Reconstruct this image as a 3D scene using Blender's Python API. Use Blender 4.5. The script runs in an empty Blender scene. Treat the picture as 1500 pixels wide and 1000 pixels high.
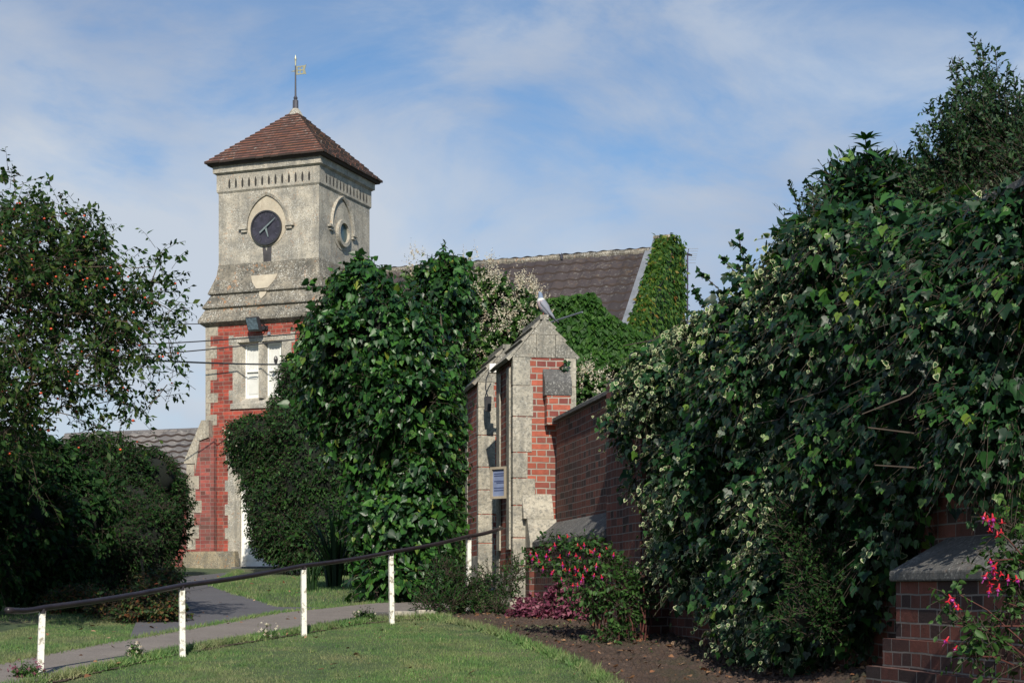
import bpy, math, random
import numpy as np
from mathutils import Vector, Matrix
R = math.radians
scene = bpy.context.scene
COL = scene.collection
F = 2400.0; HY = 860.0; EZ = 1.6
# ------------------------------------------------------------------ camera
cd = bpy.data.cameras.new('camera'); cam = bpy.data.objects.new('camera', cd); COL.objects.link(cam)
cam.location = (0, 0, EZ); cam.rotation_euler = (R(90), 0, 0)
cd.sensor_width = 36; cd.lens = 36*F/1500.0; cd.shift_y = (HY-500)/1500.0
cd.clip_start = .1; cd.clip_end = 5000
scene.camera = cam
# ------------------------------------------------------------------ sun and sky
SUNV = Vector((.05, -.99, 0)).normalized(); EL = R(35)
sun_dir = Vector((SUNV.x*math.cos(EL), SUNV.y*math.cos(EL), math.sin(EL)))
sl = bpy.data.lights.new('sun', 'SUN'); sun = bpy.data.objects.new('sun', sl); COL.objects.link(sun)
sl.energy = 5.0; sl.angle = R(.5); sl.color = (1, .93, .80)
sun.rotation_euler = sun_dir.to_track_quat('Z', 'Y').to_euler(); sun.location = (5, -10, 20)
world = bpy.data.worlds.new('World'); scene.world = world; world.use_nodes = True
wn = world.node_tree; wn.nodes.clear()
def N(nt, typ, **kw):
    n = nt.nodes.new(typ)
    for k, v in kw.items():
        if k in n.inputs: n.inputs[k].default_value = v
        else: setattr(n, k, v)
    return n
def L(nt, a, b): nt.links.new(a, b)
def ramp(nt, fac, stops, interp='LINEAR'):
    r = nt.nodes.new('ShaderNodeValToRGB'); r.color_ramp.interpolation = interp
    e = r.color_ramp.elements
    while len(e) < len(stops): e.new(.5)
    for i, (p, c) in enumerate(stops):
        e[i].position = p
        e[i].color = (c, c, c, 1) if isinstance(c, (int, float)) else (c[0], c[1], c[2], 1)
    L(nt, fac, r.inputs[0]); return r.outputs[0]
def mix(nt, fac, a, b, mode='MIX'):
    m = nt.nodes.new('ShaderNodeMix'); m.data_type = 'RGBA'; m.blend_type = mode
    for s, v in ((m.inputs[0], fac), (m.inputs[6], a), (m.inputs[7], b)):
        if isinstance(v, (int, float)): s.default_value = v
        elif isinstance(v, tuple): s.default_value = (v[0], v[1], v[2], 1)
        else: L(nt, v, s)
    return m.outputs[2]
sky = N(wn, 'ShaderNodeTexSky', sky_type='NISHITA', sun_disc=False)
sky.sun_elevation = EL; sky.sun_rotation = math.atan2(sun_dir.x, sun_dir.y)
sky.air_density = 1.0; sky.dust_density = .6; sky.ozone_density = 3.5
tc = N(wn, 'ShaderNodeTexCoord')
mp = N(wn, 'ShaderNodeMapping'); mp.inputs['Scale'].default_value = (1.0, 1.0, 2.0); mp.inputs['Rotation'].default_value = (0, R(-32), 0)
def M(nt, op, a, b=None, c=None, clamp=False):
    m = nt.nodes.new('ShaderNodeMath'); m.operation = op; m.use_clamp = clamp
    for i, v in enumerate((a, b, c)):
        if v is None: continue
        if isinstance(v, (int, float)): m.inputs[i].default_value = v
        else: L(nt, v, m.inputs[i])
    return m.outputs[0]
L(wn, tc.outputs['Generated'], mp.inputs[0])
n1 = N(wn, 'ShaderNodeTexNoise', Scale=5.5, Detail=8.0, Roughness=.6, Distortion=.45); L(wn, mp.outputs[0], n1.inputs['Vector'])
n2 = N(wn, 'ShaderNodeTexNoise', Scale=2.6, Detail=4.0, Roughness=.5, Distortion=.4); L(wn, mp.outputs[0], n2.inputs['Vector'])
sx = N(wn, 'ShaderNodeSeparateXYZ'); L(wn, tc.outputs['Generated'], sx.inputs[0])
hz = M(wn, 'MULTIPLY_ADD', sx.outputs[2], -1.0, .62)             # thicker veil toward the horizon
hx = M(wn, 'MULTIPLY', sx.outputs[0], -.40)                      # and toward the left
cl = M(wn, 'ADD', M(wn, 'MULTIPLY_ADD', n1.outputs[0], 1.75, M(wn, 'MULTIPLY', n2.outputs[0], 1.0)), M(wn, 'ADD', M(wn, 'ADD', hz, hx), -1.20))
cf = ramp(wn, cl, [(.22, 0.0), (.42, .28), (.62, .68), (.85, .93)])
cc = ramp(wn, n2.outputs[0], [(.38, (3.3, 3.9, 5.1)), (.62, (5.3, 5.8, 6.5))])
for_e = mix(wn, cf, mix(wn, 1.0, sky.outputs[0], (.80, .99, 1.09), 'MULTIPLY'), cc)
bg = N(wn, 'ShaderNodeBackground', Strength=.101); L(wn, for_e, bg.inputs[0])
wo = N(wn, 'ShaderNodeOutputWorld'); L(wn, bg.outputs[0], wo.inputs[0])
scene.view_settings.view_transform = 'Standard'; scene.view_settings.look = 'None'
scene.view_settings.exposure = 0.14; scene.view_settings.gamma = 1
# ------------------------------------------------------------------ helpers
rng = np.random.default_rng(7); random.seed(7)
def tag(o, label=None, cat=None, group=None, kind=None):
    if label: o['label'] = label
    if cat: o['category'] = cat
    if group: o['group'] = group
    if kind: o['kind'] = kind
    return o
def empty(name, loc, label, cat, rz=0.0, group=None):
    o = bpy.data.objects.new(name, None); COL.objects.link(o); o.location = loc; o.rotation_euler = (0, 0, rz)
    o.empty_display_size = .2
    return tag(o, label, cat, group)
def dup(root, loc=None, rz=None, label=None):
    r = root.copy(); COL.objects.link(r)
    if loc is not None: r.location = loc
    if rz is not None: r.rotation_euler = (0, 0, rz)
    if label: r['label'] = label
    for ch in list(root.children):
        c = ch.copy(); COL.objects.link(c); c.parent = r
        for gc in list(ch.children):
            d = gc.copy(); COL.objects.link(d); d.parent = c
    return r
def P(px, py, Y): return Vector(((px-750)/F*Y, Y, EZ+(HY-py)/F*Y))
GY = [-30, 0, 11, 13.5, 16, 20, 25, 32, 60, 400, 3000]
GZ = [-2.2, 0, .96, 1.13, 1.264, 1.48, 1.7, 1.975, 2.7, 3.2, 3.2]
def g(x, y):
    x = np.asarray(x, float); y = np.asarray(y, float)
    z = np.interp(y, GY, GZ)
    z = z + .34*np.exp(-((x-2.35)/.75)**2-((y-8.9)/2.0)**2) - .14*np.exp(-((x-.6)/1.1)**2-((y-19.0)/1.6)**2)
    z = z + .012*np.sin(x*2.1+1)*np.sin(y*1.3) 
    return z
def G(px, py):
    Y = 6.0; a = (px-750)/F; b = (HY-py)/F
    while Y < 60:
        if EZ+b*Y <= float(g(a*Y, Y)): break
        Y += .01
    return (a*Y, Y)
class MB:
    def __init__(s): s.v = []; s.f = []; s.m = []
    def face(s, pts, m=0):
        i = len(s.v); s.v += [tuple(p) for p in pts]; s.f.append(tuple(range(i, i+len(pts)))); s.m.append(m)
    def box(s, x0, x1, y0, y1, z0, z1, m=0):
        s.hexa([(x0, y0, z0), (x1, y0, z0), (x1, y1, z0), (x0, y1, z0)], [(x0, y0, z1), (x1, y0, z1), (x1, y1, z1), (x0, y1, z1)], m)
    def hexa(s, b, t, m=0):
        s.loft([b, t], m)
    def loft(s, rings, m=0, caps=True, closed=True):
        i = len(s.v); n = len(rings[0])
        for r in rings: s.v += [tuple(p) for p in r]
        for k in range(len(rings)-1):
            for j in range(n if closed else n-1):
                a = i+k*n+j; b = i+k*n+(j+1) % n
                s.f.append((a, b, b+n, a+n)); s.m.append(m)
        if caps:
            s.f.append(tuple(i+j for j in range(n))[::-1]); s.m.append(m)
            s.f.append(tuple(i+(len(rings)-1)*n+j for j in range(n))); s.m.append(m)
    def prism(s, pts, y0, y1, m=0):          # pts = (x,z) outline, extruded along y
        s.loft([[(p[0], y0, p[1]) for p in pts], [(p[0], y1, p[1]) for p in pts]], m)
    def prismx(s, pts, x0, x1, m=0):         # pts = (y,z)
        s.loft([[(x0, p[0], p[1]) for p in pts], [(x1, p[0], p[1]) for p in pts]], m)
    def prismz(s, pts, z0, z1, m=0):
        s.loft([[(p[0], p[1], z0) for p in pts], [(p[0], p[1], z1) for p in pts]], m)
    def tube(s, pts, r, n=6, m=0, caps=True):
        pts = [Vector(p) for p in pts]; rings = []
        rr = r if hasattr(r, '__len__') else [r]*len(pts)
        ref = None
        for k, p in enumerate(pts):
            d = (pts[min(k+1, len(pts)-1)]-pts[max(k-1, 0)]).normalized()
            if ref is None: ref = d.orthogonal().normalized()
            ref = (ref-d*ref.dot(d))
            if ref.length < 1e-5: ref = d.orthogonal()
            ref.normalize(); b = d.cross(ref)
            rings.append([p+(ref*math.cos(2*math.pi*j/n)+b*math.sin(2*math.pi*j/n))*rr[k] for j in range(n)])
        s.loft(rings, m, caps)
    def lathe(s, prof, cx=0, cy=0, n=16, m=0):   # prof (r,z)
        s.loft([[(cx+r*math.cos(2*math.pi*j/n), cy+r*math.sin(2*math.pi*j/n), z) for j in range(n)] for r, z in prof], m)
    def build(s, name, mats, parent=None, off=(0, 0, 0), smooth=False, bevel=0):
        me = bpy.data.meshes.new(name)
        ox, oy, oz = off
        me.from_pydata([(v[0]-ox, v[1]-oy, v[2]-oz) for v in s.v], [], s.f)
        if not isinstance(mats, (list, tuple)): mats = [mats]
        for m in mats: me.materials.append(m)
        me.polygons.foreach_set('material_index', s.m)
        uv = me.uv_layers.new(name='UVMap')
        for p in me.polygons:
            n = p.normal; ax, ay, az = abs(n.x), abs(n.y), abs(n.z)
            for li in p.loop_indices:
                c = s.v[me.loops[li].vertex_index]
                if az > .9: uv.data[li].uv = (c[0], c[1])
                elif ax > ay: uv.data[li].uv = (c[1], c[2])
                else: uv.data[li].uv = (c[0], c[2])
        me.update()
        import bmesh
        bm = bmesh.new(); bm.from_mesh(me); bmesh.ops.recalc_face_normals(bm, faces=bm.faces); bm.to_mesh(me); bm.free()
        if smooth: me.polygons.foreach_set('use_smooth', [True]*len(me.polygons))
        o = bpy.data.objects.new(name, me); COL.objects.link(o)
        if parent: o.parent = parent
        if bevel:
            md = o.modifiers.new('bevel', 'BEVEL'); md.width = bevel; md.segments = 2; md.limit_method = 'ANGLE'
        return o
def npmesh(name, V, T, mi, mats, parent=None, off=(0, 0, 0), smooth=False):
    me = bpy.data.meshes.new(name)
    V = np.asarray(V, np.float32)-np.array(off, np.float32); T = np.asarray(T, np.int32)
    me.vertices.add(len(V)); me.vertices.foreach_set('co', V.ravel())
    me.loops.add(T.size); me.loops.foreach_set('vertex_index', T.ravel())
    me.polygons.add(len(T)); me.polygons.foreach_set('loop_start', np.arange(0, T.size, T.shape[1], dtype=np.int32))
    try: me.polygons.foreach_set('loop_total', np.full(len(T), T.shape[1], np.int32))
    except Exception: pass
    for m in (mats if isinstance(mats, (list, tuple)) else [mats]): me.materials.append(m)
    me.polygons.foreach_set('material_index', np.asarray(mi, np.int32))
    if smooth: me.polygons.foreach_set('use_smooth', np.ones(len(T), bool))
    me.update(calc_edges=True); me.validate()
    o = bpy.data.objects.new(name, me); COL.objects.link(o)
    if parent: o.parent = parent
    return o
# ------------------------------------------------------------------ materials
def mat(name):
    m = bpy.data.materials.new(name); m.use_nodes = True; nt = m.node_tree; nt.nodes.clear()
    b = N(nt, 'ShaderNodeBsdfPrincipled'); o = N(nt, 'ShaderNodeOutputMaterial'); L(nt, b.outputs[0], o.inputs[0])
    return m, nt, b
def coords(nt, kind='Object', scale=(1, 1, 1)):
    t = N(nt, 'ShaderNodeTexCoord'); mp = N(nt, 'ShaderNodeMapping'); mp.inputs['Scale'].default_value = scale
    L(nt, t.outputs[kind], mp.inputs[0]); return mp.outputs[0]
def noise(nt, vec, sc, det=4, rough=.55, dist=0.0):
    n = N(nt, 'ShaderNodeTexNoise', Scale=float(sc), Detail=float(det), Roughness=rough, Distortion=dist); L(nt, vec, n.inputs['Vector']); return n.outputs[0]
def bump(nt, b, h, s=.4, d=.01):
    bp = N(nt, 'ShaderNodeBump', Strength=s, Distance=d); L(nt, h, bp.inputs['Height']); L(nt, bp.outputs[0], b.inputs['Normal'])
def plain(name, c, rough=.6, metal=0.0, var=.15, sc=8.0, bs=.15):
    m, nt, b = mat(name); v = coords(nt); n = noise(nt, v, sc)
    L(nt, ramp(nt, n, [(.3, tuple(x*(1-var) for x in c)), (.7, tuple(min(1, x*(1+var)) for x in c))]), b.inputs['Base Color'])
    b.inputs['Roughness'].default_value = rough; b.inputs['Metallic'].default_value = metal
    if bs: bump(nt, b, noise(nt, v, sc*5), bs, .005)
    return m
def stone(name, base=(.36, .33, .27), dark=(.14, .135, .12), lichen=.5, orange=.3, darkamt=.5, seed=0.0, sc=1.0):
    m, nt, b = mat(name); t = N(nt, 'ShaderNodeTexCoord'); mp = N(nt, 'ShaderNodeMapping'); mp.inputs['Location'].default_value = (seed, seed*1.7, 0); L(nt, t.outputs['Object'], mp.inputs[0]); v = mp.outputs[0]
    a = noise(nt, v, 2.2*sc, 6, .65)
    c = mix(nt, ramp(nt, a, [(.35, 0.0), (.65, 1.0)]), base, tuple(x*.72 for x in base))
    d = noise(nt, v, 1.1*sc, 8, .75, .3)
    c = mix(nt, ramp(nt, d, [(.62-.35*darkamt, 0.0), (.85-.3*darkamt, .8)]), c, dark)
    w = noise(nt, v, 26*sc, 3, .6)
    wm = noise(nt, v, 2.6*sc, 3, .6)
    wf = M(nt, 'MULTIPLY', ramp(nt, w, [(.56, 0.0), (.62, 1.0)]), ramp(nt, wm, [(.38, 0.0), (.58, lichen)]))
    c = mix(nt, wf, c, (.60, .59, .54))
    pz = noise(nt, v, 13*sc, 5, .75); c = mix(nt, ramp(nt, pz, [(.38, .75), (.50, 0.0)]), c, dark)
    mq = N(nt, 'ShaderNodeMapping'); mq.inputs['Scale'].default_value = (5, 5, .45); L(nt, v, mq.inputs[0]); c = mix(nt, ramp(nt, noise(nt, mq.outputs[0], 1.6, 5, .65), [(.50, 0.0), (.70, .55)]), c, tuple(x*.9 for x in dark))
    o1 = noise(nt, v, 9*sc, 3, .6); o2 = noise(nt, v, 1.7*sc, 2)
    of = M(nt, 'MULTIPLY', ramp(nt, o1, [(.58, 0.0), (.68, 1.0)]), ramp(nt, o2, [(.48, 0.0), (.62, orange)]))
    c = mix(nt, of, c, (.42, .17, .04))
    L(nt, c, b.inputs['Base Color']); b.inputs['Roughness'].default_value = .9
    bump(nt, b, noise(nt, v, 18*sc, 8, .7), .55, .02); return m
def brick(name, c1=(.34, .055, .03), c2=(.24, .035, .022), mortar=(.30, .25, .20), ms=.006, stain=.35, dark=(.05, .03, .028), rowh=.075, bw=.225, mottle=.5):
    m, nt, b = mat(name); t = N(nt, 'ShaderNodeTexCoord')
    w = N(nt, 'ShaderNodeTexNoise', Scale=3.0, Detail=2.0); L(nt, t.outputs['UV'], w.inputs['Vector'])
    vm = N(nt, 'ShaderNodeVectorMath', operation='MULTIPLY_ADD'); L(nt, w.outputs[1], vm.inputs[0]); vm.inputs[1].default_value = (.03, .020, 0); L(nt, t.outputs['UV'], vm.inputs[2])
    bt = N(nt, 'ShaderNodeTexBrick', offset=.5, squash=.52, squash_frequency=2)
    for k, v in (('Scale', 1.0), ('Mortar Size', ms), ('Mortar Smooth', .25), ('Bias', -.1), ('Brick Width', bw), ('Row Height', rowh)): bt.inputs[k].default_value = v
    bt.inputs['Color1'].default_value = (0, 0, 0, 1); bt.inputs['Color2'].default_value = (1, 1, 1, 1); bt.inputs['Mortar'].default_value = (.5, .5, .5, 1)
    L(nt, vm.outputs[0], bt.inputs['Vector'])
    ob = t.outputs['Object']
    hot = tuple(min(1, x*1.35) for x in c1)
    c = ramp(nt, bt.outputs[0], [(0, dark), (.14, c2), (.5, c1), (.86, hot), (1, tuple(x*.6 for x in c2))])
    n = noise(nt, ob, 14, 6, .7); c = mix(nt, mottle, c, mix(nt, ramp(nt, n, [(.3, 0.0), (.7, 1.0)]), (.25, .25, .25), (1, 1, 1)), 'MULTIPLY')
    mm = mix(nt, noise(nt, ob, 5, 5), tuple(x*.45 for x in mortar), tuple(min(1, x*1.3) for x in mortar))
    c = mix(nt, bt.outputs[1], c, mm)
    st = noise(nt, ob, 1.3, 6, .7)
    c = mix(nt, ramp(nt, st, [(.5, 0.0), (.75, stain)]), c, (.10, .085, .07))
    L(nt, c, b.inputs['Base Color']); b.inputs['Roughness'].default_value = .88
    h = M(nt, 'MULTIPLY_ADD', bt.outputs[1], -1.0, M(nt, 'MULTIPLY', noise(nt, ob, 40, 5, .7), .5)); bump(nt, b, h, .8, .012)
    return m
def leafmat(name, cols, rough=.42, trans=.22, tcol=None, spec=.28):
    m, nt, b = mat(name); ge = N(nt, 'ShaderNodeNewGeometry')
    c = ramp(nt, ge.outputs['Random Per Island'], cols)
    b.inputs['Roughness'].default_value = rough+.10; b.inputs['Specular IOR Level'].default_value = spec
    L(nt, c, b.inputs['Base Color'])
    tr = N(nt, 'ShaderNodeBsdfTranslucent')
    L(nt, mix(nt, 1.0, c, tcol or (1.3, 1.6, .5), 'MULTIPLY'), tr.inputs[0])
    ms = N(nt, 'ShaderNodeMixShader', Fac=trans); L(nt, b.outputs[0], ms.inputs[1]); L(nt, tr.outputs[0], ms.inputs[2])
    L(nt, ms.outputs[0], nt.nodes['Material Output'].inputs[0]); return m
M_STONE = stone('stone_tower', (.49, .44, .355), (.17, .165, .15), .95, .4, .62, 0.0, 2.2)
M_STONE_W = stone('stone_weathered', (.33, .29, .225), (.055, .055, .05), .85, .7, .75, 3.0, 1.6)
M_STONE_P = stone('stone_pillar', (.46, .42, .34), (.13, .13, .12), .35, .1, .45, 5.0, 2.0)
M_STONE_D = stone('stone_coping', (.13, .125, .12), (.05, .05, .05), .35, .1, .5, 9.0, 2.0)
M_PALE = stone('stone_pale', (.50, .44, .34), (.40, .34, .26), .1, .1, .1, 2.0)
M_STONE_C = stone('stone_cap', (.36, .33, .27), (.09, .09, .085), .55, .15, .6, 6.0, 2.0)
M_STONE_Q = stone('stone_quoin', (.40, .355, .28), (.15, .14, .125), .5, .4, .35, 1.0)
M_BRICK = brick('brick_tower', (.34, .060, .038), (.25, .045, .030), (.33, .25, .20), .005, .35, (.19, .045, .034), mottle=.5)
M_BRICK_F = brick('brick_faded', (.30, .075, .06), (.22, .05, .045), (.32, .24, .21), .005, .5, (.15, .05, .04))
M_BRICK_P = brick('brick_pillar', (.34, .085, .05), (.25, .06, .045), (.36, .32, .27), .008, .5, (.20, .05, .04))
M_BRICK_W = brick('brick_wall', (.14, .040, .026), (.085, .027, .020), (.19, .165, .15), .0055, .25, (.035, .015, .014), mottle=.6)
M_BLIND = plain('blind', (.60, .60, .57), .6, var=.08); M_WHITE = plain('white_paint', (.80, .79, .74), .45, var=.06, sc=12)
M_BLACKP = plain('black_paint', (.022, .017, .02), .38, var=.3)
M_DARK = plain('dark_metal', (.03, .03, .035), .4)
M_LEAD = plain('lead_grey', (.17, .185, .21), .5, var=.2, sc=5)
M_WOOD = plain('soffit_wood', (.025, .018, .015), .7)
M_GLASS = plain('lamp_glass', (.10, .14, .17), .08, var=.5, sc=20, bs=0)
def post_paint():
    m, nt, b = mat('post_paint'); v = coords(nt)
    f = ramp(nt, noise(nt, v, 22, 6, .7), [(.52, 0.0), (.60, 1.0)]); c = mix(nt, f, (.76, .74, .66), (.30, .27, .21))
    L(nt, c, b.inputs['Base Color']); b.inputs['Roughness'].default_value = .6; bump(nt, b, f, .4, .004); return m
M_POST = post_paint()
def tile_mat(name, c1, c2, c3, lich, olich, w, h):
    m, nt, b = mat(name); t = N(nt, 'ShaderNodeTexCoord'); bt = N(nt, 'ShaderNodeTexBrick', offset=.5)
    for k, v in (('Scale', 1.0), ('Mortar Size', .004), ('Bias', 0.0), ('Brick Width', w), ('Row Height', h)): bt.inputs[k].default_value = v
    bt.inputs['Color1'].default_value = (0, 0, 0, 1); bt.inputs['Color2'].default_value = (1, 1, 1, 1); bt.inputs['Mortar'].default_value = (.5, .5, .5, 1)
    L(nt, t.outputs['UV'], bt.inputs['Vector'])
    c = ramp(nt, bt.outputs[0], [(0, c1), (.5, c2), (1, c3)])
    c = mix(nt, bt.outputs[1], c, tuple(x*.3 for x in c1)); ob = t.outputs['Object']
    c = mix(nt, M(nt, 'MULTIPLY', ramp(nt, noise(nt, ob, 14, 5, .7), [(.55, 0.0), (.64, 1.0)]), ramp(nt, noise(nt, ob, 1.3, 2), [(.42, 0.0), (.6, lich)])), c, (.42, .42, .38))
    c = mix(nt, M(nt, 'MULTIPLY', ramp(nt, noise(nt, ob, 8, 5, .7), [(.52, 0.0), (.62, 1.0)]), ramp(nt, noise(nt, ob, 1.0, 2), [(.5, 0.0), (.62, olich)])), c, (.36, .20, .03))
    L(nt, c, b.inputs['Base Color']); b.inputs['Roughness'].default_value = .85
    bump(nt, b, noise(nt, ob, 30, 5), .3, .01); return m
M_TILE = tile_mat('clay_tiles', (.13, .055, .035), (.24, .085, .05), (.32, .11, .06), .7, .6, .17, .5)
M_BUTT_SHADE = plain('tile_edge_shade', (.035, .024, .020), .95)  # near-black tile ends: shadow line under each course put into the colour
M_CONC = tile_mat('brown_tiles', (.027, .021, .023), (.036, .028, .031), (.048, .037, .038), .3, .1, .33, 3.0)
M_GREYT = tile_mat('grey_tiles', (.10, .095, .10), (.14, .13, .13), (.17, .155, .15), .5, .1, .33, 3.0)
M_BARK = plain('bark', (.075, .055, .038), .9, var=.4, sc=20, bs=.6)
M_TWIG = plain('twig', (.045, .032, .022), .8, var=.3)
M_STEMR = plain('red_stem', (.09, .03, .025), .6)
M_CORE = plain('core_shade', (.005, .008, .004), 1.0, var=.5, sc=10, bs=.8)  # solid dark lumps added inside foliage to block light and look shaded
def lm(name, a, b_, c, **k): return leafmat(name, [(0, a), (.55, b_), (1, c)], **k)
M_LILAC = leafmat('leaf_large', [(0, (.007, .026, .009)), (.55, (.018, .062, .013)), (.90, (.045, .135, .022)), (.975, (.07, .14, .022)), (1, (.18, .21, .03))], .30, .15, spec=.35)
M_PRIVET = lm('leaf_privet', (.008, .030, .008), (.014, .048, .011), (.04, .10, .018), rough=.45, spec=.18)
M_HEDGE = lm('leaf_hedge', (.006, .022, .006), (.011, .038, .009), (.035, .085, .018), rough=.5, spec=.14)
M_IVY = leafmat('leaf_ivy', [(0, (.005, .020, .010)), (.6, (.012, .046, .014)), (.9, (.030, .10, .020)), (.97, (.07, .15, .025)), (1, (.14, .21, .03))], .34, .15, spec=.36)
M_CREAM = lm('leaf_cream', (.33, .38, .20), (.45, .47, .27), (.52, .52, .34), rough=.5, tcol=(1, 1, .7))
M_WIVY = lm('leaf_wallivy', (.012, .045, .006), (.025, .080, .010), (.05, .12, .016), rough=.5)
M_GIVY = leafmat('leaf_gableivy', [(0, (.018, .055, .010)), (.5, (.035, .095, .014)), (.85, (.08, .145, .02)), (.95, (.16, .18, .02)), (1, (.18, .07, .02))], .5, .25)
M_VINE = lm('leaf_vine', (.02, .06, .012), (.04, .10, .018), (.07, .14, .025))
M_BLOS = lm('blossom', (.50, .45, .34), (.62, .58, .46), (.42, .30, .20), rough=.8, tcol=(1, 1, .9))
M_APPLEL = lm('leaf_apple', (.014, .042, .010), (.024, .062, .014), (.07, .10, .02), spec=.2)
M_COTON = lm('leaf_coton', (.012, .034, .016), (.020, .055, .022), (.05, .10, .03))
M_PURPLE = lm('leaf_purple', (.10, .025, .05), (.18, .045, .085), (.30, .11, .15), tcol=(1.4, .6, .8))
M_AUT = leafmat('leaf_mixed', [(0, (.012, .035, .010)), (.5, (.03, .07, .014)), (.75, (.09, .06, .015)), (1, (.14, .04, .02))], .5, .2)
M_SWORD = lm('leaf_sword', (.010, .028, .010), (.016, .042, .014), (.03, .07, .02))
M_GRASS = leafmat('grass_blade', [(0, (.088, .170, .050)), (.5, (.125, .235, .068)), (.9, (.20, .31, .09)), (1, (.46, .41, .24))], .6, .3, (1.1, 1.3, .7))
def _g():
    nt = M_GRASS.node_tree; b = [n for n in nt.nodes if n.type == 'BSDF_PRINCIPLED'][0]; src = b.inputs['Base Color'].links[0].from_socket; v = coords(nt)
    pt = noise(nt, v, 1.3, 6, .7); c = mix(nt, ramp(nt, pt, [(.44, 0.0), (.66, .8)]), src, (.30, .26, .15)); c = mix(nt, ramp(nt, noise(nt, v, 3.2, 4, .6), [(.35, .6), (.6, 0.0)]), c, (.050, .125, .045))
    L(nt, c, b.inputs['Base Color'])
_g()
M_LITTER = leafmat('litter', [(0, (.10, .045, .02)), (.5, (.22, .10, .05)), (.8, (.30, .17, .09)), (1, (.42, .28, .18))], .7, .1, (1, 1, 1))
M_APPLE = plain('apple_skin', (.44, .06, .02), .3, var=.5, sc=30, bs=0)
M_FUCH = plain('fuchsia_sepal', (.42, .010, .022), .55, var=.2, bs=0)
M_FUCHP = plain('fuchsia_corolla', (.30, .012, .20), .5, var=.2, bs=0)
def ground_mat():
    m, nt, b = mat('lawn_ground'); v = coords(nt)
    c = ramp(nt, noise(nt, v, .9, 6, .65), [(.32, (.045, .075, .028)), (.52, (.070, .105, .040)), (.70, (.16, .14, .075))])
    c = mix(nt, .55, c, ramp(nt, noise(nt, v, 40, 4, .7), [(.3, (.3, .3, .3)), (.7, (1.3, 1.3, 1.3))]), 'MULTIPLY')
    L(nt, c, b.inputs['Base Color']); b.inputs['Roughness'].default_value = .95; bump(nt, b, noise(nt, v, 60, 4, .7), .8, .02); return m
def soil_mat():
    m, nt, b = mat('soil'); v = coords(nt)
    c = ramp(nt, noise(nt, v, 7, 8, .75), [(.3, (.045, .027, .020)), (.55, (.105, .068, .052)), (.75, (.20, .135, .105))])
    c = mix(nt, ramp(nt, noise(nt, v, 2.1, 4), [(.52, 0.0), (.66, .45)]), c, (.035, .055, .018))
    L(nt, c, b.inputs['Base Color']); b.inputs['Roughness'].default_value = 1; bump(nt, b, noise(nt, v, 22, 8, .8), 1.0, .04); return m
def path_mat(name, a, b_, moss=.3):
    m, nt, b = mat(name); v = coords(nt)
    c = ramp(nt, noise(nt, v, 3, 7, .7), [(.3, a), (.7, b_)])
    c = mix(nt, ramp(nt, noise(nt, v, 90, 2), [(.35, 0.0), (.7, .5)]), c, tuple(x*1.7 for x in b_))
    c = mix(nt, ramp(nt, noise(nt, v, 1.5, 6, .7), [(.55, 0.0), (.75, moss)]), c, (.05, .055, .03))
    L(nt, c, b.inputs['Base Color']); b.inputs['Roughness'].default_value = .9; bump(nt, b, noise(nt, v, 110, 3), .5, .006); return m
M_GROUND = ground_mat(); M_SOIL = soil_mat()
M_PATH = path_mat('path_concrete', (.11, .095, .085), (.19, .165, .148), .5)
M_TARMAC = path_mat('tarmac', (.062, .060, .068), (.095, .092, .10), .12)
# ------------------------------------------------------------------ ground
def pline(pts, n):
    pts = np.array(pts, float); d = np.r_[0, np.cumsum(np.hypot(*np.diff(pts, axis=0).T))]; t = np.linspace(0, d[-1], n)
    return np.c_[np.interp(t, d, pts[:, 0]), np.interp(t, d, pts[:, 1])]
def strip(name, A, B, off, m, n=60, k=10, skirt=0.0, rough=0.0):
    A = pline(A, n); B = pline(B, n); V = []; T = []
    for i in range(n):
        for j in range(k+1):
            p = A[i]*(1-j/k)+B[i]*j/k
            z = float(g(p[0], p[1]))+off
            if rough and 0 < j < k: z += rough*(random.random()-.2)
            V.append((p[0], p[1], z))
    for i in range(n-1):
        for j in range(k):
            a = i*(k+1)+j; T.append((a, a+1, a+k+2, a+k+1))
    if skirt:
        for i in range(n):
            p = A[i]; V.append((p[0], p[1], float(g(p[0], p[1]))-skirt))
        o = n*(k+1)
        for i in range(n-1): T.append((o+i, i*(k+1), (i+1)*(k+1), o+i+1))
    ob = npmesh(name, V, T, [0]*len(T), m, smooth=rough > 0); tag(ob, kind='structure'); return ob, np.vstack([A, B[::-1]])
gx = np.unique(np.concatenate([np.linspace(-7, 6, 120), np.linspace(-60, 60, 40), np.linspace(-2500, 2500, 11)]))
gy = np.unique(np.concatenate([np.linspace(4, 36, 200), np.linspace(-30, 4, 20), np.linspace(36, 120, 20), np.array([200, 400, 1000, 3000.])]))
XX, YY = np.meshgrid(gx, gy); ZZ = g(XX, YY)
V = np.c_[XX.ravel(), YY.ravel(), ZZ.ravel()]; nx = len(gx)
ii = (np.arange(len(gy)-1)[:, None]*nx+np.arange(nx-1)[None]).ravel()
T = np.c_[ii, ii+1, ii+nx+1, ii+nx]
tag(npmesh('ground', V, T, np.zeros(len(T)), M_GROUND, smooth=True), kind='structure')
near0 = [G(*p) for p in [(-120, 1034), (80, 997), (184, 973), (256, 957), (320, 946), (440, 927), (520, 913), (580, 907), (660, 905)]]
far = [G(*p) for p in [(-120, 998), (0, 979), (64, 965), (160, 946), (250, 931), (340, 915), (413, 901), (473, 895), (540, 888), (610, 885), (660, 884)]]
near = [(x+random.uniform(-.012, .012), y+random.uniform(-.045, .045)) for x, y in pline(near0, 90)]
_, PATHP = strip('path', near, far, .035, M_PATH, 140, 10, skirt=.05)
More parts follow.
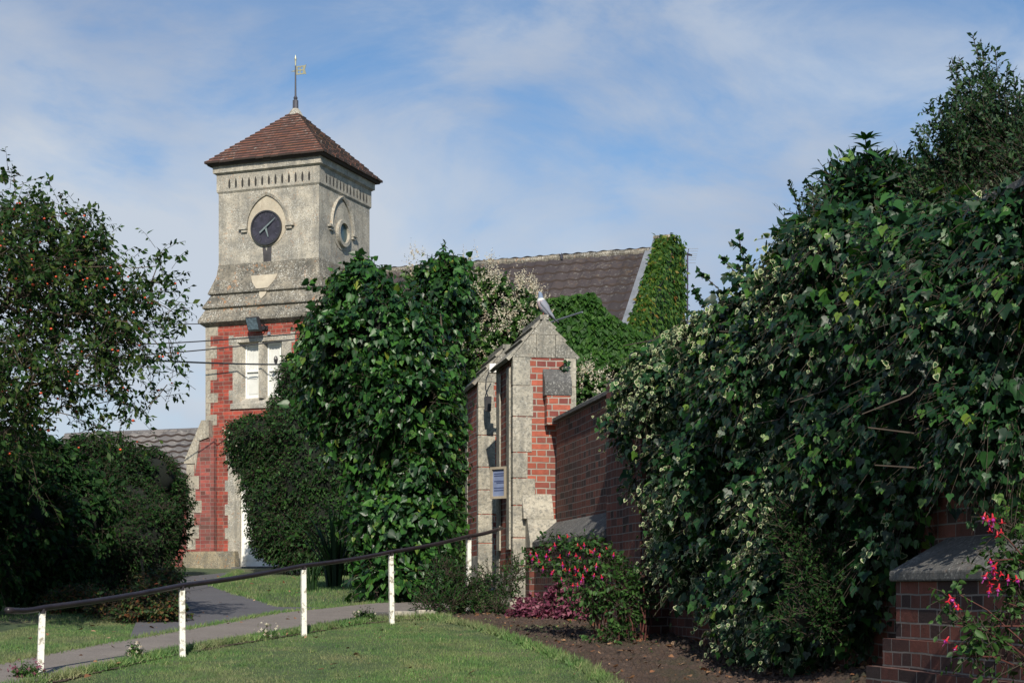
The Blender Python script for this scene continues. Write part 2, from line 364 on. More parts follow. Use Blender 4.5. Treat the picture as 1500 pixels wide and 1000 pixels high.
near2 = [(x+.05+random.uniform(-.02, .02), y-.17+random.uniform(-.03, .03)) for x, y in near]
strip('path_edging', near2, near, .010, M_SOIL, 140, 4)
tl = [G(*p) for p in [(190, 938), (200, 912), (232, 880), (232, 862), (262, 846)]]
tr_ = [G(*p) for p in [(474, 891), (413, 891), (357, 874), (307, 857), (352, 838)]]
_, TARP = strip('tarmac_drive', tl, tr_, .02, M_TARMAC, 40, 8)
def WX(Y): return 3.9-.177*Y
soilA = [G(*p) for p in [(632, 906), (690, 917), (740, 934), (800, 956), (850, 976), (890, 1000), (930, 1035)]]+[(1.0, 7.5), (1.2, 6.5)]
soilB = [(-.1, 20.2), (.35, 19.2), (WX(17)+.1, 17), (WX(14)+.1, 14), (WX(11)+.1, 11), (WX(9)+.1, 9), (WX(6.5)+.1, 6.5)]
_, SOILP = strip('soil_bed', soilA, soilB, .012, M_SOIL, 260, 60, rough=.022)
def inside(poly, X, Y):
    r = np.zeros(len(X), bool); n = len(poly); j = n-1
    for i in range(n):
        xi, yi = poly[i]; xj, yj = poly[j]
        with np.errstate(divide='ignore', invalid='ignore'):
            c = ((yi > Y) != (yj > Y)) & (X < (xj-xi)*(Y-yi)/(yj-yi+1e-12)+xi)
        r ^= c; j = i
    return r
# ------------------------------------------------------------------ leaves
def tmpl(kind):
    if kind == 'blade': v = [(-.09, 0, 0), (.09, 0, 0), (0, 1, .25)]; return np.array(v, float), np.array([(0, 1, 2)]), np.array([0])
    if kind == 'oval2': v = [(0, 0, 0), (.26, .45, .07), (0, 1, 0), (-.26, .45, .07)]; return np.array(v, float), np.array([(0, 1, 2), (0, 2, 3)]), np.array([0, 0])
    if kind == 'lance': v = [(0, 0, 0), (.15, .3, .05), (.12, .65, .02), (0, 1, -.1), (-.12, .65, .02), (-.15, .3, .05)]; return np.array(v, float), np.array([(0, 1, 5), (1, 2, 4), (1, 4, 5), (2, 3, 4)]), np.zeros(4, int)
    if kind == 'oval': out = [(0, 0, 0), (.2, .16, .05), (.29, .45, .07), (.2, .75, .03), (0, 1, -.08)]
    if kind == 'heart': out = [(0, 0, 0), (.26, -.10, .06), (.45, .14, .09), (.36, .48, .05), (.15, .80, -.03), (0, 1.02, -.12)]
    if kind in ('ivy', 'vivy'): out = [(0, 0, 0), (.22, -.14, .03), (.46, -.02, .05), (.58, .26, .02), (.34, .44, .05), (.20, .72, .02), (0, 1, -.08)]
    if kind == 'vivy': out = [(0, 0, 0), (.26, -.10, .04), (.46, .08, .07), (.42, .38, .05), (.22, .70, .02), (0, .98, -.06)]
    full = out+[(-x, y, z) for x, y, z in out[-2:0:-1]]
    n = len(full)
    if kind == 'vivy':
        c = np.array((0, .38, -.02)); o = np.array(full, float); i_ = c+(o-c)*.70+np.array((0, 0, 0))
        v = np.vstack([[c], i_, o]); T = []; m = []
        for k in range(n):
            a, b = 1+k, 1+(k+1) % n; T.append((0, a, b)); m.append(0)
            T.append((a, a+n, b+n)); m.append(1); T.append((a, b+n, b)); m.append(1)
        return v, np.array(T), np.array(m)
    v = np.vstack([[(0, .4, -.03)], full]); T = [(0, 1+k, 1+(k+1) % n) for k in range(n)]
    return v.astype(float), np.array(T), np.zeros(n, int)
def nz(a): return a/np.maximum(np.linalg.norm(a, axis=1, keepdims=True), 1e-9)
class Fol:
    def __init__(s): s.V = []; s.T = []; s.m = []; s.n = 0
    def add(s, V, T, m): s.V.append(V); s.T.append(T+s.n); s.m.append(m); s.n += len(V)
    def leaves(s, Pn, D, Nn, size, kind, mo=0):
        tv, tt, tm = tmpl(kind); D = nz(D); X = nz(np.cross(D, Nn)); Z = np.cross(X, D)
        size = np.broadcast_to(np.asarray(size, float), (len(Pn),))
        V = Pn[:, None]+size[:, None, None]*(tv[None, :, 0:1]*X[:, None]+tv[None, :, 1:2]*D[:, None]+tv[None, :, 2:3]*Z[:, None])
        T = tt[None]+(np.arange(len(Pn))*len(tv))[:, None, None]
        s.add(V.reshape(-1, 3), T.reshape(-1, 3), np.tile(tm, len(Pn))+mo)
    def stems(s, A, B, r, mo=0):
        d = nz(B-A); ref = np.tile([[.3, .5, .8]], (len(A), 1)); x = nz(np.cross(d, ref)); y = np.cross(d, x); V = []
        for base, rr in ((A, r), (B, r*.7)):
            for k in range(3):
                an = 2.094*k; V.append(base+(x*math.cos(an)+y*math.sin(an))*rr)
        V = np.stack(V, 1); tt = np.array([(0, 1, 4), (0, 4, 3), (1, 2, 5), (1, 5, 4), (2, 0, 3), (2, 3, 5)])
        T = tt[None]+(np.arange(len(A))*6)[:, None, None]
        s.add(V.reshape(-1, 3), T.reshape(-1, 3), np.zeros(len(A)*6, int)+mo)
    def build(s, name, mats, parent, off=(0, 0, 0)): return npmesh(name, np.vstack(s.V), np.vstack(s.T), np.concatenate(s.m), mats, parent, off)
def lump(p, f, sd):
    r = np.random.default_rng(sd); o = np.zeros(len(p))
    for k in range(7):
        w = r.normal(size=3); w /= np.linalg.norm(w); o += np.sin(p@(w*f*(1+.45*k))+r.uniform(0, 6.3))/(1+.3*k)
    return o/2.6
def blobpts(blobs, n, sd, amp=.14, f=2.5, back=.25, squash_in=.86, gap=0):
    r = np.random.default_rng(sd); B = np.array(blobs, float); ar = B[:, 3]*B[:, 4]+B[:, 4]*B[:, 5]+B[:, 3]*B[:, 5]
    idx = r.choice(len(B), n*2, p=ar/ar.sum()); d = nz(r.normal(size=(n*2, 3)))
    c = B[idx, :3]; rad = B[idx, 3:]
    p = c+d*rad; p = c+d*rad*(1+amp*lump(p, f, sd+1))[:, None]
    nn = nz(d/rad); keep = np.ones(len(p), bool)
    for k in range(len(B)):
        q = np.linalg.norm((p-B[k, :3])/B[k, 3:], axis=1); keep &= ~((q < squash_in) & (idx != k))
    keep &= (nn[:, 1] < .35) | (r.random(len(p)) < back)
    keep &= p[:, 2] > g(p[:, 0], p[:, 1])+.03
    p, nn = p[keep], nn[keep]
    if gap: k2 = (lump(p, 7.5, sd+9) > gap) | (r.random(len(p)) < .12); p, nn = p[k2], nn[k2]
    return p[:n], nn[:n]
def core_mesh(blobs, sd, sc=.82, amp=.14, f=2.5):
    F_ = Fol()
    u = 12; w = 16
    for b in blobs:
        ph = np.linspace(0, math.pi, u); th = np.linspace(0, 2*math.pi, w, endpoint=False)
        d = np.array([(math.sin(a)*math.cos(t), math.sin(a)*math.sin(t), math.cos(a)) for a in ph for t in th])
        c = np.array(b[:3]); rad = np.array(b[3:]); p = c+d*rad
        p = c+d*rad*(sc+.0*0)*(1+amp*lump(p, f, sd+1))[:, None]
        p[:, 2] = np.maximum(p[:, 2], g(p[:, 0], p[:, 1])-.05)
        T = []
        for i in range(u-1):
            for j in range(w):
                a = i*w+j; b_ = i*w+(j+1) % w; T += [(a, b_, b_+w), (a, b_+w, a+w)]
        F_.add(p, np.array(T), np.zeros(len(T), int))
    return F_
def shoots(F_, p, nn, Ls, m, size, kind, rs, out=1.0, up=.2, jit=.5, droop=.3, hang=.5, mo=0, stem=None, srad=.003, szvar=.3, flat=.5, mo2=None, frac2=0.0, spread=.8):
    n = len(p); d0 = nz(nn*out+np.array([[0, 0, up]])+rs.normal(size=(n, 3))*jit)
    Ls = Ls*(.6+.8*rs.random(n)); prev = p
    if stem is not None:
        mid = p+d0*(Ls*.5)[:, None]+np.array([[0, 0, -1.0]])*(droop*Ls*.25)[:, None]
        end = p+d0*Ls[:, None]+np.array([[0, 0, -1.0]])*(droop*Ls)[:, None]
        F_.stems(p-d0*.05, mid, srad, stem); F_.stems(mid, end, srad*.7, stem)
    for k in range(m):
        t = (k+.6)/m
        q = p+d0*(Ls*t)[:, None]; q[:, 2] -= droop*Ls*t*t
        tan = nz(d0+np.array([[0, 0, -2*droop*t]]))
        side = nz(np.cross(tan, rs.normal(size=(n, 3))))*spread
        if k == m-1: side *= .2
        D = nz(tan*.5+side+np.array([[0, 0, -hang]])+rs.normal(size=(n, 3))*.25)
        Nn = nz(nn*.7+np.array([[0, 0, flat]])+rs.normal(size=(n, 3))*.45)
        sz = size*(1+szvar*rs.normal(size=n)).clip(.45, 1.7)*(1-.35*t*(k == m-1))
        kd = kind if isinstance(kind, str) else kind[0]
        if frac2:
            sel = rs.random(n) < frac2
            F_.leaves(q[~sel], D[~sel], Nn[~sel], sz[~sel], kd, mo)
            if sel.any(): F_.leaves(q[sel], D[sel], Nn[sel], sz[sel]*.85, kind[1], mo2)
        else: F_.leaves(q, D, Nn, sz, kd, mo)
def PB(px, py, Y, rpx, rpy, ry=None):
    c = P(px, py, Y); k = Y/F; return (c.x, c.y, c.z, rpx*k, ry if ry else min(rpx, rpy)*k, rpy*k)
def gbase(x, y): return (x, y, float(g(x, y)))
exec_later = []
# ================================================================== CLOCK TOWER
TC = Vector((-4.419, 33.45)); TA = -R(21.04); tv_ = Vector((math.cos(TA), math.sin(TA))); vv_ = Vector((-math.sin(TA), math.cos(TA)))
def TL(px, py, yl=None, xl=None):
    a = (px-750)/F; d = Vector((a, 1))
    Y = (yl+TC.dot(vv_))/d.dot(vv_) if yl is not None else (xl+TC.dot(tv_))/d.dot(tv_)
    p = d*Y-TC; return (p.dot(tv_), p.dot(vv_), EZ+(HY-py)/F*Y)
TB = 1.88
tower = empty('clock_tower', (TC.x, TC.y, TB), 'square clock tower with stone upper stage, red brick base and tiled pyramid roof', 'clock tower', TA)
TO = (0, 0, TB)
HW = 1.125; LW = 1.31
def ringsq(e, z): return [(-HW-e, -HW-e, z), (HW+e, -HW-e, z), (HW+e, HW+e, z), (-HW-e, HW+e, z)]
# upper stage with battered bands
z_ = lambda v: v+EZ
b = MB(); b.loft([ringsq(0, z_(6.40)), ringsq(.0, z_(7.86)), ringsq(.03, z_(7.90)), ringsq(.03, z_(8.30))]); b.build('upper_stage', M_STONE, tower, TO)
b = MB()
b.loft([ringsq(.09, z_(5.80)), ringsq(.158, z_(5.845)), ringsq(.155, z_(5.87)), ringsq(.03, z_(6.22)), ringsq(.004, z_(6.44))])
b.loft([ringsq(.16, z_(5.50)), ringsq(.238, z_(5.555)), ringsq(.238, z_(5.575)), ringsq(.10, z_(5.84))]) 
b.loft([ringsq(.19, z_(5.18)), ringsq(.30, z_(5.26)), ringsq(.30, z_(5.31)), ringsq(.185, z_(5.54))])
b.build('weathered_band', M_STONE_W, tower, TO)
b = MB(); b.loft([ringsq(.035, z_(8.235)), ringsq(.07, z_(8.262)), ringsq(.085, z_(8.266)), ringsq(.085, z_(8.405))]); b.build('cornice', M_STONE, tower, TO)
# frieze of small pointed slots
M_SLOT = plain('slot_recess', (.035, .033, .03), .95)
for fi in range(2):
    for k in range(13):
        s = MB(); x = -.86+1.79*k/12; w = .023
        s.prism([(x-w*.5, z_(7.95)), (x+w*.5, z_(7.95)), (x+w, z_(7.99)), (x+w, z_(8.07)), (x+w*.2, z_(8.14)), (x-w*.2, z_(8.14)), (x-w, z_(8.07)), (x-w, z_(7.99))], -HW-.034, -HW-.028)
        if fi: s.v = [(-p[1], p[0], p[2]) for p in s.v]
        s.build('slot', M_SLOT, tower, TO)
# clock and oculus
def arch_path(cx, cz, hw, hgt, drop, n=10):
    L_ = []
    for k in range(n+1):
        t = k/n; a = t*R(66)
        rr = (hw*hw+hgt*hgt)/(2*hw)
        amax = math.acos(max(-1, (rr-hw)/rr)); a = t*amax
        L_.append((cx-hw+rr-rr*math.cos(a), cz+rr*math.sin(a)))
    Rr = [(2*cx-x, z) for x, z in L_[::-1][1:]]
    return ([(cx-hw, cz-drop)] if drop else [])+L_+Rr+([(cx+hw, cz-drop)] if drop else [])
def hood(cx, cz, hw, hgt, face, nm):
    A = arch_path(cx, cz, hw, hgt, .0); m = MB()
    def sweep(A, w, ypro, ybase):
        rings = []
        for i, (x, z) in enumerate(A):
            a = A[max(i-1, 0)]; c = A[min(i+1, len(A)-1)]; tx, tz = c[0]-a[0], c[1]-a[1]; l = math.hypot(tx, tz); nx_, nz_ = -tz/l, tx/l
            rings.append([(x, ybase, z), (x, ybase-ypro*.7, z), (x+nx_*w, ybase-ypro, z+nz_*w), (x+nx_*w*1.2, ybase, z+nz_*w*1.2)])
        m.loft(rings)
    sweep(A, .055, .07, -HW+.01)
    for sx_ in (-1, 1): 
        xx = cx+sx_*(hw+.085); m.box(xx-.09, xx+.09, -HW-.07, -HW+.01, cz-.045, cz+.0)
        m.box(xx-.06-sx_*.02, xx+.06-sx_*.02, -HW-.045, -HW+.01, cz-.10, cz-.048)
    ring = MB(); I = arch_path(cx, cz, hw-.01, hgt-.02, .0)
    lo = [(cx+(hw-.01)*math.cos(t)*1.0, cz+(hw+.0)*math.sin(t)*.95) for t in np.linspace(0, -math.pi, 14)][1:-1]
    ring.prism(I[:-1]+[I[-1]]+lo, -HW-.012, -HW+.01)
    if face:
        for mb in (m, ring): mb.v = [(-p[1], p[0], p[2]) for p in mb.v]
    m.build('hood_mould', M_STONE, tower, TO); ring.build(nm, M_PALE if not face else M_STONE, tower, TO)
cxl, _, czl = TL(391, 334, yl=-HW-.01)
hood(cxl, czl+.05, .44, .60, 0, 'clock_surround')
def disc(m, cx, cz, r, y0, y1, n=40): m.prism([(cx+r*math.cos(2*math.pi*k/n), cz+r*math.sin(2*math.pi*k/n)) for k in range(n)], y0, y1)
M_HM = plain('hour_mark', (.05, .05, .065), .5); M_DIAL = plain('dial', (.030, .028, .042), .45, var=.6, sc=6); M_HAND = plain('hand', (.16, .20, .20), .4)
m = MB(); disc(m, cxl, czl, .335, -HW-.04, -HW-.01); dial = m.build('clock_dial', M_DIAL, tower, TO)
m = MB()
for k in range(40):
    a0, a1 = 2*math.pi*k/40, 2*math.pi*(k+1)/40
    m.hexa([(cxl+.315*math.cos(a0), -HW-.02, czl+.315*math.sin(a0)), (cxl+.345*math.cos(a0), -HW-.02, czl+.345*math.sin(a0)), (cxl+.345*math.cos(a1), -HW-.02, czl+.345*math.sin(a1)), (cxl+.315*math.cos(a1), -HW-.02, czl+.315*math.sin(a1))],
           [(cxl+.315*math.cos(a0), -HW-.06, czl+.315*math.sin(a0)), (cxl+.345*math.cos(a0), -HW-.06, czl+.345*math.sin(a0)), (cxl+.345*math.cos(a1), -HW-.06, czl+.345*math.sin(a1)), (cxl+.315*math.cos(a1), -HW-.06, czl+.315*math.sin(a1))])
m.build('clock_rim', M_DARK, tower, TO)
def hand(ang, ln, back, w, y):
    m = MB(); d = (math.sin(ang), math.cos(ang)); n_ = (d[1], -d[0]); c = (cxl, czl)
    q = lambda s, t: (c[0]+d[0]*s+n_[0]*t, c[1]+d[1]*s+n_[1]*t)
    m.prism([q(-back, w*.9), q(0, w), q(ln, w*.35), q(ln, -w*.35), q(0, -w), q(-back, -w*.9)], y-.008, y)
    return m.build('clock_hand', M_HAND, dial, TO)
hand(R(52), .28, .16, .016, -HW-.075); hand(R(163), .20, .0, .022, -HW-.062)
for k in range(12):
    m = MB()
    a = k*math.pi/6; d = (math.sin(a), math.cos(a)); n_ = (d[1], -d[0]); q = lambda s, t: (cxl+d[0]*s+n_[0]*t, czl+d[1]*s+n_[1]*t)
    m.prism([q(.235, .008), q(.30, .011), q(.30, -.011), q(.235, -.008)], -HW-.048, -HW-.041); m.build('hour_mark', M_HM, dial, TO)
_, oy, oz = TL(501, 342, xl=HW+.01)
hood(oy, oz+.07, .43, .62, 1, 'oculus_surround')
m = MB(); disc(m, oy, oz, .215, -HW-.022, -HW-.014); m.v = [(-p[1], p[0], p[2]) for p in m.v]; oc = m.build('oculus_pane', plain('teal_glass', (.05, .09, .095), .25, bs=0), tower, TO)
m = MB()
for k in range(32):
    a0, a1 = 2*math.pi*k/32, 2*math.pi*(k+1)/32
    c = lambda r_, a: (oy+r_*math.cos(a), oz+r_*math.sin(a))
    q = [c(.20, a0), c(.27, a0), c(.27, a1), c(.20, a1)]
    m.loft([[(x, -HW-.01, z) for x, z in q], [(x, -HW-.08, z) for x, z in q]])
m.v = [(-p[1], p[0], p[2]) for p in m.v]; m.build('oculus_rim', M_STONE, oc, TO)
# stains on the stone: dark wet streak and pale repair
a, _, z0 = TL(384, 361, yl=-HW); c_, _, z1 = TL(398, 402, yl=-HW)
m = MB(); m.prism([(a+.01, z0), (a+.06, z0), (a+.10, z0-.10), (a+.13, z0), (c_, z0), (c_-.02, z1), (a+.05, z1), (a+.03, (z0+z1)/2)], -HW-.003, -HW+.01); m.build('damp_streak', plain('damp_stain', (.045, .042, .045), .7, var=.4, sc=9), tower, TO)
def onface(x, z):
    e = np.interp(z-EZ, [5.31, 5.54, 5.57, 5.84, 5.88, 6.22, 6.44], [.30, .185, .238, .115, .155, .03, .004]); return (x, -HW-e-.012, z)
x0, _, zz = TL(368, 404, yl=-HW-.05); x1, _, _ = TL(407, 402, yl=-HW-.05); xm, _, z2 = TL(384, 438, yl=-HW-.15)
m = MB()
for (za, zb) in ((zz, z_(5.89)), (z_(5.83), z2)):
    f = lambda z: (zz-z)/(zz-z2)
    la, ra = x0+(xm-x0)*f(za)+.02*(za != zz), x1+(xm-x1)*f(za); lb, rb = x0+(xm-x0)*f(zb), x1+(xm-x1)*f(zb)
    zm = (za+zb)/2; lm_, rm = (la+lb)/2-.03, (ra+rb)/2+.03
    m.face([onface(la, za), onface(lm_, zm), onface(rm, zm), onface(ra, za)]); m.face([onface(lm_, zm), onface(lb, zb), onface(rb, zb), onface(rm, zm)])
m.build('repair_patch', M_PALE, tower, TO)
# tiled pyramid roof in stepped courses
ov = .195; zr0, zr1 = z_(8.44), z_(9.70); nC = 21
m = MB(); un = MB()
un.loft([[(-a*s_, -b_*s_, z) for a, b_ in ((1, 1), (-1, 1), (-1, -1), (1, -1))] for s_, z in ((HW+.10, z_(8.40)), (HW+ov-.04, z_(8.40)), (HW+ov-.01, z_(8.45)), (.05, z_(9.66)))]); nC = 18; un.build('eaves_board', M_WOOD, tower, TO)
HR = HW+ov; hgt = zr1-zr0; nC = 18
V_, T_, uvs = [], [], []
me_b = MB()
rt = random.Random(3)
for k in range(nC):
    a = HR*(1-k/nC)+.012; b_ = HR*(1-(k+1.25)/nC); b_ = max(b_, .01)
    z0 = zr0+hgt*k/nC; z1 = z0+hgt*(a-b_)/HR-.004
    for sgn in range(4):
        nt_ = max(1, int(round(2*a/.165))); off = .5*(k % 2)
        xs = [-a]+[(-a+(i+off)*2*a/nt_) for i in range(0 if off else 1, nt_)]+[a]
        for i in range(len(xs)-1):
            xa, xb = xs[i]+.003, xs[i+1]-.003; j = rt.uniform(0, .012); jz = rt.uniform(-.004, .006)
            ua, ub = max(-b_, min(b_, xa)), max(-b_, min(b_, xb))
            if xa < -a+.01: ua = -b_
            if xb > a-.01: ub = b_
            q = [(xa, -a-j, z0+jz), (xb, -a-j, z0+jz), (ub, -b_, z1), (ua, -b_, z1)]
            th = [(x, y, z+(.044 if n_q < 2 else .016)) for n_q, (x, y, z) in enumerate(q)]
            ca, sa = [(1, 0), (0, 1), (-1, 0), (0, -1)][sgn]
            rot = lambda p: (p[0]*ca-p[1]*sa, p[0]*sa+p[1]*ca, p[2])
            mi_ = rt.choice([0, 0, 0, 1, 1, 2])
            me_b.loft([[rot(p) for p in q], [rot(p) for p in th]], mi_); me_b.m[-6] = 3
def tilevar(nm, c, lich, ol):
    return tile_mat(nm, tuple(x*.8 for x in c), c, tuple(x*1.2 for x in c), lich, ol, 9, 9)
me_b.build('roof', [tilevar('tile_a', (.19, .080, .055), .9, .95), tilevar('tile_b', (.14, .058, .044), .9, .8), tilevar('tile_c', (.20, .072, .042), .6, .9), M_BUTT_SHADE], tower, TO)
m = MB(); m.lathe([(.17, z_(9.60)), (.10, z_(9.72)), (.065, z_(9.76))], n=10); m.build('roof_cap', M_STONE, tower, TO)
m = MB(); m.lathe([(.06, z_(9.72)), (.058, z_(9.93)), (.03, z_(9.95)), (.045, z_(9.98)), (.02, z_(10.03)), (.016, z_(10.40)), (.013, z_(10.70)), (.004, z_(10.76))], n=10); vane = m.build('weather_vane', plain('vane_metal', (.06, .06, .075), .4), tower, TO, smooth=False)
m = MB()   # pierced flag with notched tail
for (xa, xb, za, zb) in ((.02, .20, 10.60, 10.625), (.02, .20, 10.45, 10.475), (.02, .05, 10.475, 10.60), (.17, .20, 10.475, 10.60), (.05, .17, 10.525, 10.55), (.10, .12, 10.475, 10.525), (.10, .12, 10.55, 10.60)):
    m.box(xa, xb, -.006, .006, z_(za), z_(zb))
m.prism([(.20, z_(10.62)), (.245, z_(10.64)), (.215, z_(10.54)), (.245, z_(10.44)), (.20, z_(10.45))], -.006, .006)
m.prism([(-.02, z_(10.52)), (-.11, z_(10.535)), (-.02, z_(10.55))], -.006, .006)
fl = m.build('flag', plain('gilt', (.36, .35, .24), .4, .3), vane, TO); m = MB(); m.lathe([(.012, z_(10.60)), (.018, z_(10.74)), (.024, z_(10.78)), (.004, z_(10.86))], n=8); m.build('spike', fl.data.materials[0], vane, TO)
# ---- lower brick stage with window and door openings
def grid_wall(m, x0, x1, z0, z1, y, holes, dep):
    xs = sorted({x0, x1, *[h[0] for h in holes], *[h[1] for h in holes]}); zs = sorted({z0, z1, *[h[2] for h in holes], *[h[3] for h in holes]})
    for i in range(len(xs)-1):
        for j in range(len(zs)-1):
            cx, cz = (xs[i]+xs[i+1])/2, (zs[j]+zs[j+1])/2
            if any(h[0] < cx < h[1] and h[2] < cz < h[3] for h in holes): continue
            m.face([(xs[i], y, zs[j]), (xs[i+1], y, zs[j]), (xs[i+1], y, zs[j+1]), (xs[i], y, zs[j+1])])
    for h in holes:
        a, b_, c, d = h
        m.face([(a, y, c), (a, y+dep, c), (a, y+dep, d), (a, y, d)]); m.face([(b_, y, c), (b_, y+dep, c), (b_, y+dep, d), (b_, y, d)])
        m.face([(a, y, d), (b_, y, d), (b_, y+dep, d), (a, y+dep, d)]); m.face([(a, y, c), (b_, y, c), (b_, y+dep, c), (a, y+dep, c)])
zb = z_(.17)
wx0 = TL(341, 540, yl=-LW)[0]; wx1 = TL(427, 540, yl=-LW)[0]; wzt = TL(380, 492, yl=-LW)[2]; wzb = TL(380, 596, yl=-LW)[2]
dx0 = TL(334, 760, yl=-LW)[0]; dx1 = dx0+1.30; dzt = TL(350, 672, yl=-LW)[2]; ptop = TL(320, 808, yl=-LW)[2]
m = MB(); grid_wall(m, -LW, LW, zb, z_(5.24), -LW, [(wx0, wx1, wzb, wzt), (dx0, dx1, zb, dzt)], .3)
for q in ([(LW, -LW), (LW, LW)], [(LW, LW), (-LW, LW)], [(-LW, LW), (-LW, -LW)]):
    (xa, ya), (xb, yb) = q; m.face([(xa, ya, zb), (xb, yb, zb), (xb, yb, z_(5.24)), (xa, ya, z_(5.24))])
m.build('lower_stage', M_BRICK, tower, TO)
# quoins
mR = MB(); m = MB(); z = z_(3.0); k = 0
zq = z_(5.22)
hs = [.22, .20, .25, .21, .22, .26, .19, .23, .22, .24, .21, .22, .22, .22, .23, .22, .22, .24, .2, .2, .2, .2, .2, .2, .2]
while zq > ptop-.02 and k < len(hs):
    h = hs[k]; w = (.26, .11)[k % 2]+(.02 if k % 3 == 0 else 0); w2 = (.11, .26)[k % 2]
    if zq > z_(3.1): m.box(-LW-.004, -LW+w, -LW-.004, -LW+w2, zq-h+.006, zq)
    mR.box(LW-w, LW+.004, -LW-.004, -LW+w2, zq-h+.006, zq); zq -= h; k += 1
mR.build('quoins', M_STONE_Q, tower, TO)
m.build('quoins', M_STONE_Q, tower, TO)
# window: stone surround with splayed jambs, mullion, head and sill
yf = -LW-.006
l1a, l1b = TL(360, 540, yl=-LW+.16)[0], TL(381, 540, yl=-LW+.16)[0]; l2a, l2b = TL(392.5, 540, yl=-LW+.16)[0], TL(412.5, 540, yl=-LW+.16)[0]
zo1 = TL(370, 504, yl=-LW+.16)[2]; zo0 = TL(370, 583, yl=-LW+.16)[2]
m = MB()
m.prismz([(wx0, yf), (l1a-.10, yf), (l1a, -LW+.14), (l1a, -LW+.2), (wx0, -LW+.2)], wzb, wzt)
mxc = (l1b+l2a)/2; m.prismz([(mxc-.035, yf+.01), (mxc+.035, yf+.01), (l2a, -LW+.14), (l2a, -LW+.2), (l1b, -LW+.2), (l1b, -LW+.14)], zo0-.02, zo1+.05)
m.prismz([(l2b+.10, yf), (wx1, yf), (wx1, -LW+.2), (l2b, -LW+.2), (l2b, -LW+.14)], wzb, wzt)
m.prismx([(yf-.004, wzt-.105), (yf-.004, wzt+.01), (-LW+.2, wzt+.01), (-LW+.2, zo1), (-LW+.14, zo1)], wx0-.09, wx1+.06)
m.prismx([(yf-.03, wzb-.02), (yf-.03, wzb+.07), (-LW+.14, zo0), (-LW+.2, zo0), (-LW+.2, wzb-.02)], wx0-.04, wx1+.05)
for k in range(5):      # toothed jamb stones
    zz = wzb+.16+k*.27
    if k % 2 == 0: m.box(wx0-.09, wx0+.02, yf+.002, -LW+.1, zz, zz+.2); m.box(wx1-.02, wx1+.08, yf+.002, -LW+.1, zz, zz+.2)
win = m.build('window', M_STONE, tower, TO)
for (a, b_) in ((l1a, l1b), (l2a, l2b)):
    fr = MB(); y0 = -LW+.15; fw = .035; zt = zo0+(zo1-zo0)*.50
    fr.box(a, a+fw, y0, y0+.04, zo0, zo1); fr.box(b_-fw, b_, y0, y0+.04, zo0, zo1); fr.box(a+fw, b_-fw, y0, y0+.04, zo1-fw, zo1); fr.box(a+fw, b_-fw, y0, y0+.04, zo0, zo0+fw+.01); fr.box(a+fw, b_-fw, y0-.012, y0+.04, zt-.02, zt+.02)
    fr.build('window_frame', M_WHITE, win, TO)
    pn = MB(); pn.box(a+fw, b_-fw, y0+.03, y0+.045, zo0+fw+.01, zo1-fw); w_ = b_-a
    pn.box(a+.06, b_-.06, y0+.02, y0+.03, zo0+.08, zt-.16); 
    pn.prism([(a+.07, zt-.15), (b_-.07, zt-.15), (b_-.07, zt-.10), ((a+b_)/2, zt-.06), (a+.07, zt-.10)], y0+.015, y0+.03)
    for q in range(3): xx = a+fw+.02+q*(w_-2*fw-.04)/2.6; pn.box(xx, xx+.03, y0+.022, y0+.03, zt+.05, zo1-.07)
    pn.build('blind', M_BLIND, win, TO)
m = MB(); ox, oyy, ozz = TL(403.5, 526, yl=-LW+.14); m.lathe([(.005, ozz-.08), (.03, ozz-.05), (.045, ozz), (.03, ozz+.05), (.008, ozz+.07)], ox, -LW+.155, 8); m.build('ornament', M_DARK, win, TO)
# door: stone jamb, white boarded door, arched head in shade
jx = TL(350, 760, yl=-LW+.1)[0]
m = MB(); m.prismz([(dx0, yf), (jx-.03, yf), (jx+.02, -LW+.13), (jx+.02, -LW+.24), (dx0, -LW+.24)], zb, dzt)
m.prismz([(dx1-.17, yf), (dx1, yf), (dx1, -LW+.24), (dx1-.22, -LW+.24), (dx1-.22, -LW+.13)], zb, dzt)
for k in range(7):
    zz = ptop+.02+k*.235
    if k % 2 == 1: m.box(dx0-.07, dx0+.02, yf+.002, -LW+.1, zz, zz+.22)
hx0, hx1 = jx-.02, dx1-.2; hm = (hx0+hx1)/2; hz0 = dzt-.34
m.prism([(hx0, dzt), (hx0, hz0)]+[(hx0+(hx1-hx0)*(1-math.cos(t))/2, hz0+.26*math.sin(t)) for t in np.linspace(.2, 2.94, 9)]+[(hx1, hz0), (hx1, dzt)], yf+.003, -LW+.13)
m.prism([(dx0-.05, dzt-.02), (dx1+.05, dzt-.02), (dx1+.05, dzt+.14), (dx0-.05, dzt+.14)], yf-.002, -LW+.2)
sur = m.build('door_surround', M_STONE, tower, TO)
m = MB(); y0 = -LW+.16; zd0 = TL(352, 829, yl=-LW)[2]
m.box(jx+.0, dx1-.2, y0, y0+.045, zd0, dzt-.02)
nb = 6; bw_ = (dx1-.2-jx-.1)/nb
for k in range(nb): m.box(jx+.05+k*bw_, jx+.05+(k+1)*bw_-.008, y0-.012, y0-.0005, zd0+.12, zd0+1.1)
for k in range(2): m.box(jx+.06+k*(nb*bw_/2), jx+.02+(k+1)*(nb*bw_/2), y0-.012, y0-.0005, zd0+1.2, zd0+1.65)
door = m.build('door', M_WHITE, tower, TO)
m = MB(); m.lathe([(.01, zd0+.92), (.028, zd0+.94), (.028, zd0+.97), (.01, zd0+.99)], dx1-.32, y0-.04, 10); m.build('handle', M_DARK, door, TO)
m = MB(); m.box(jx, dx1-.15, -LW-.2, -LW+.2, zd0-.2, zd0-.01); m.build('door_step', M_STONE_D, tower, TO)
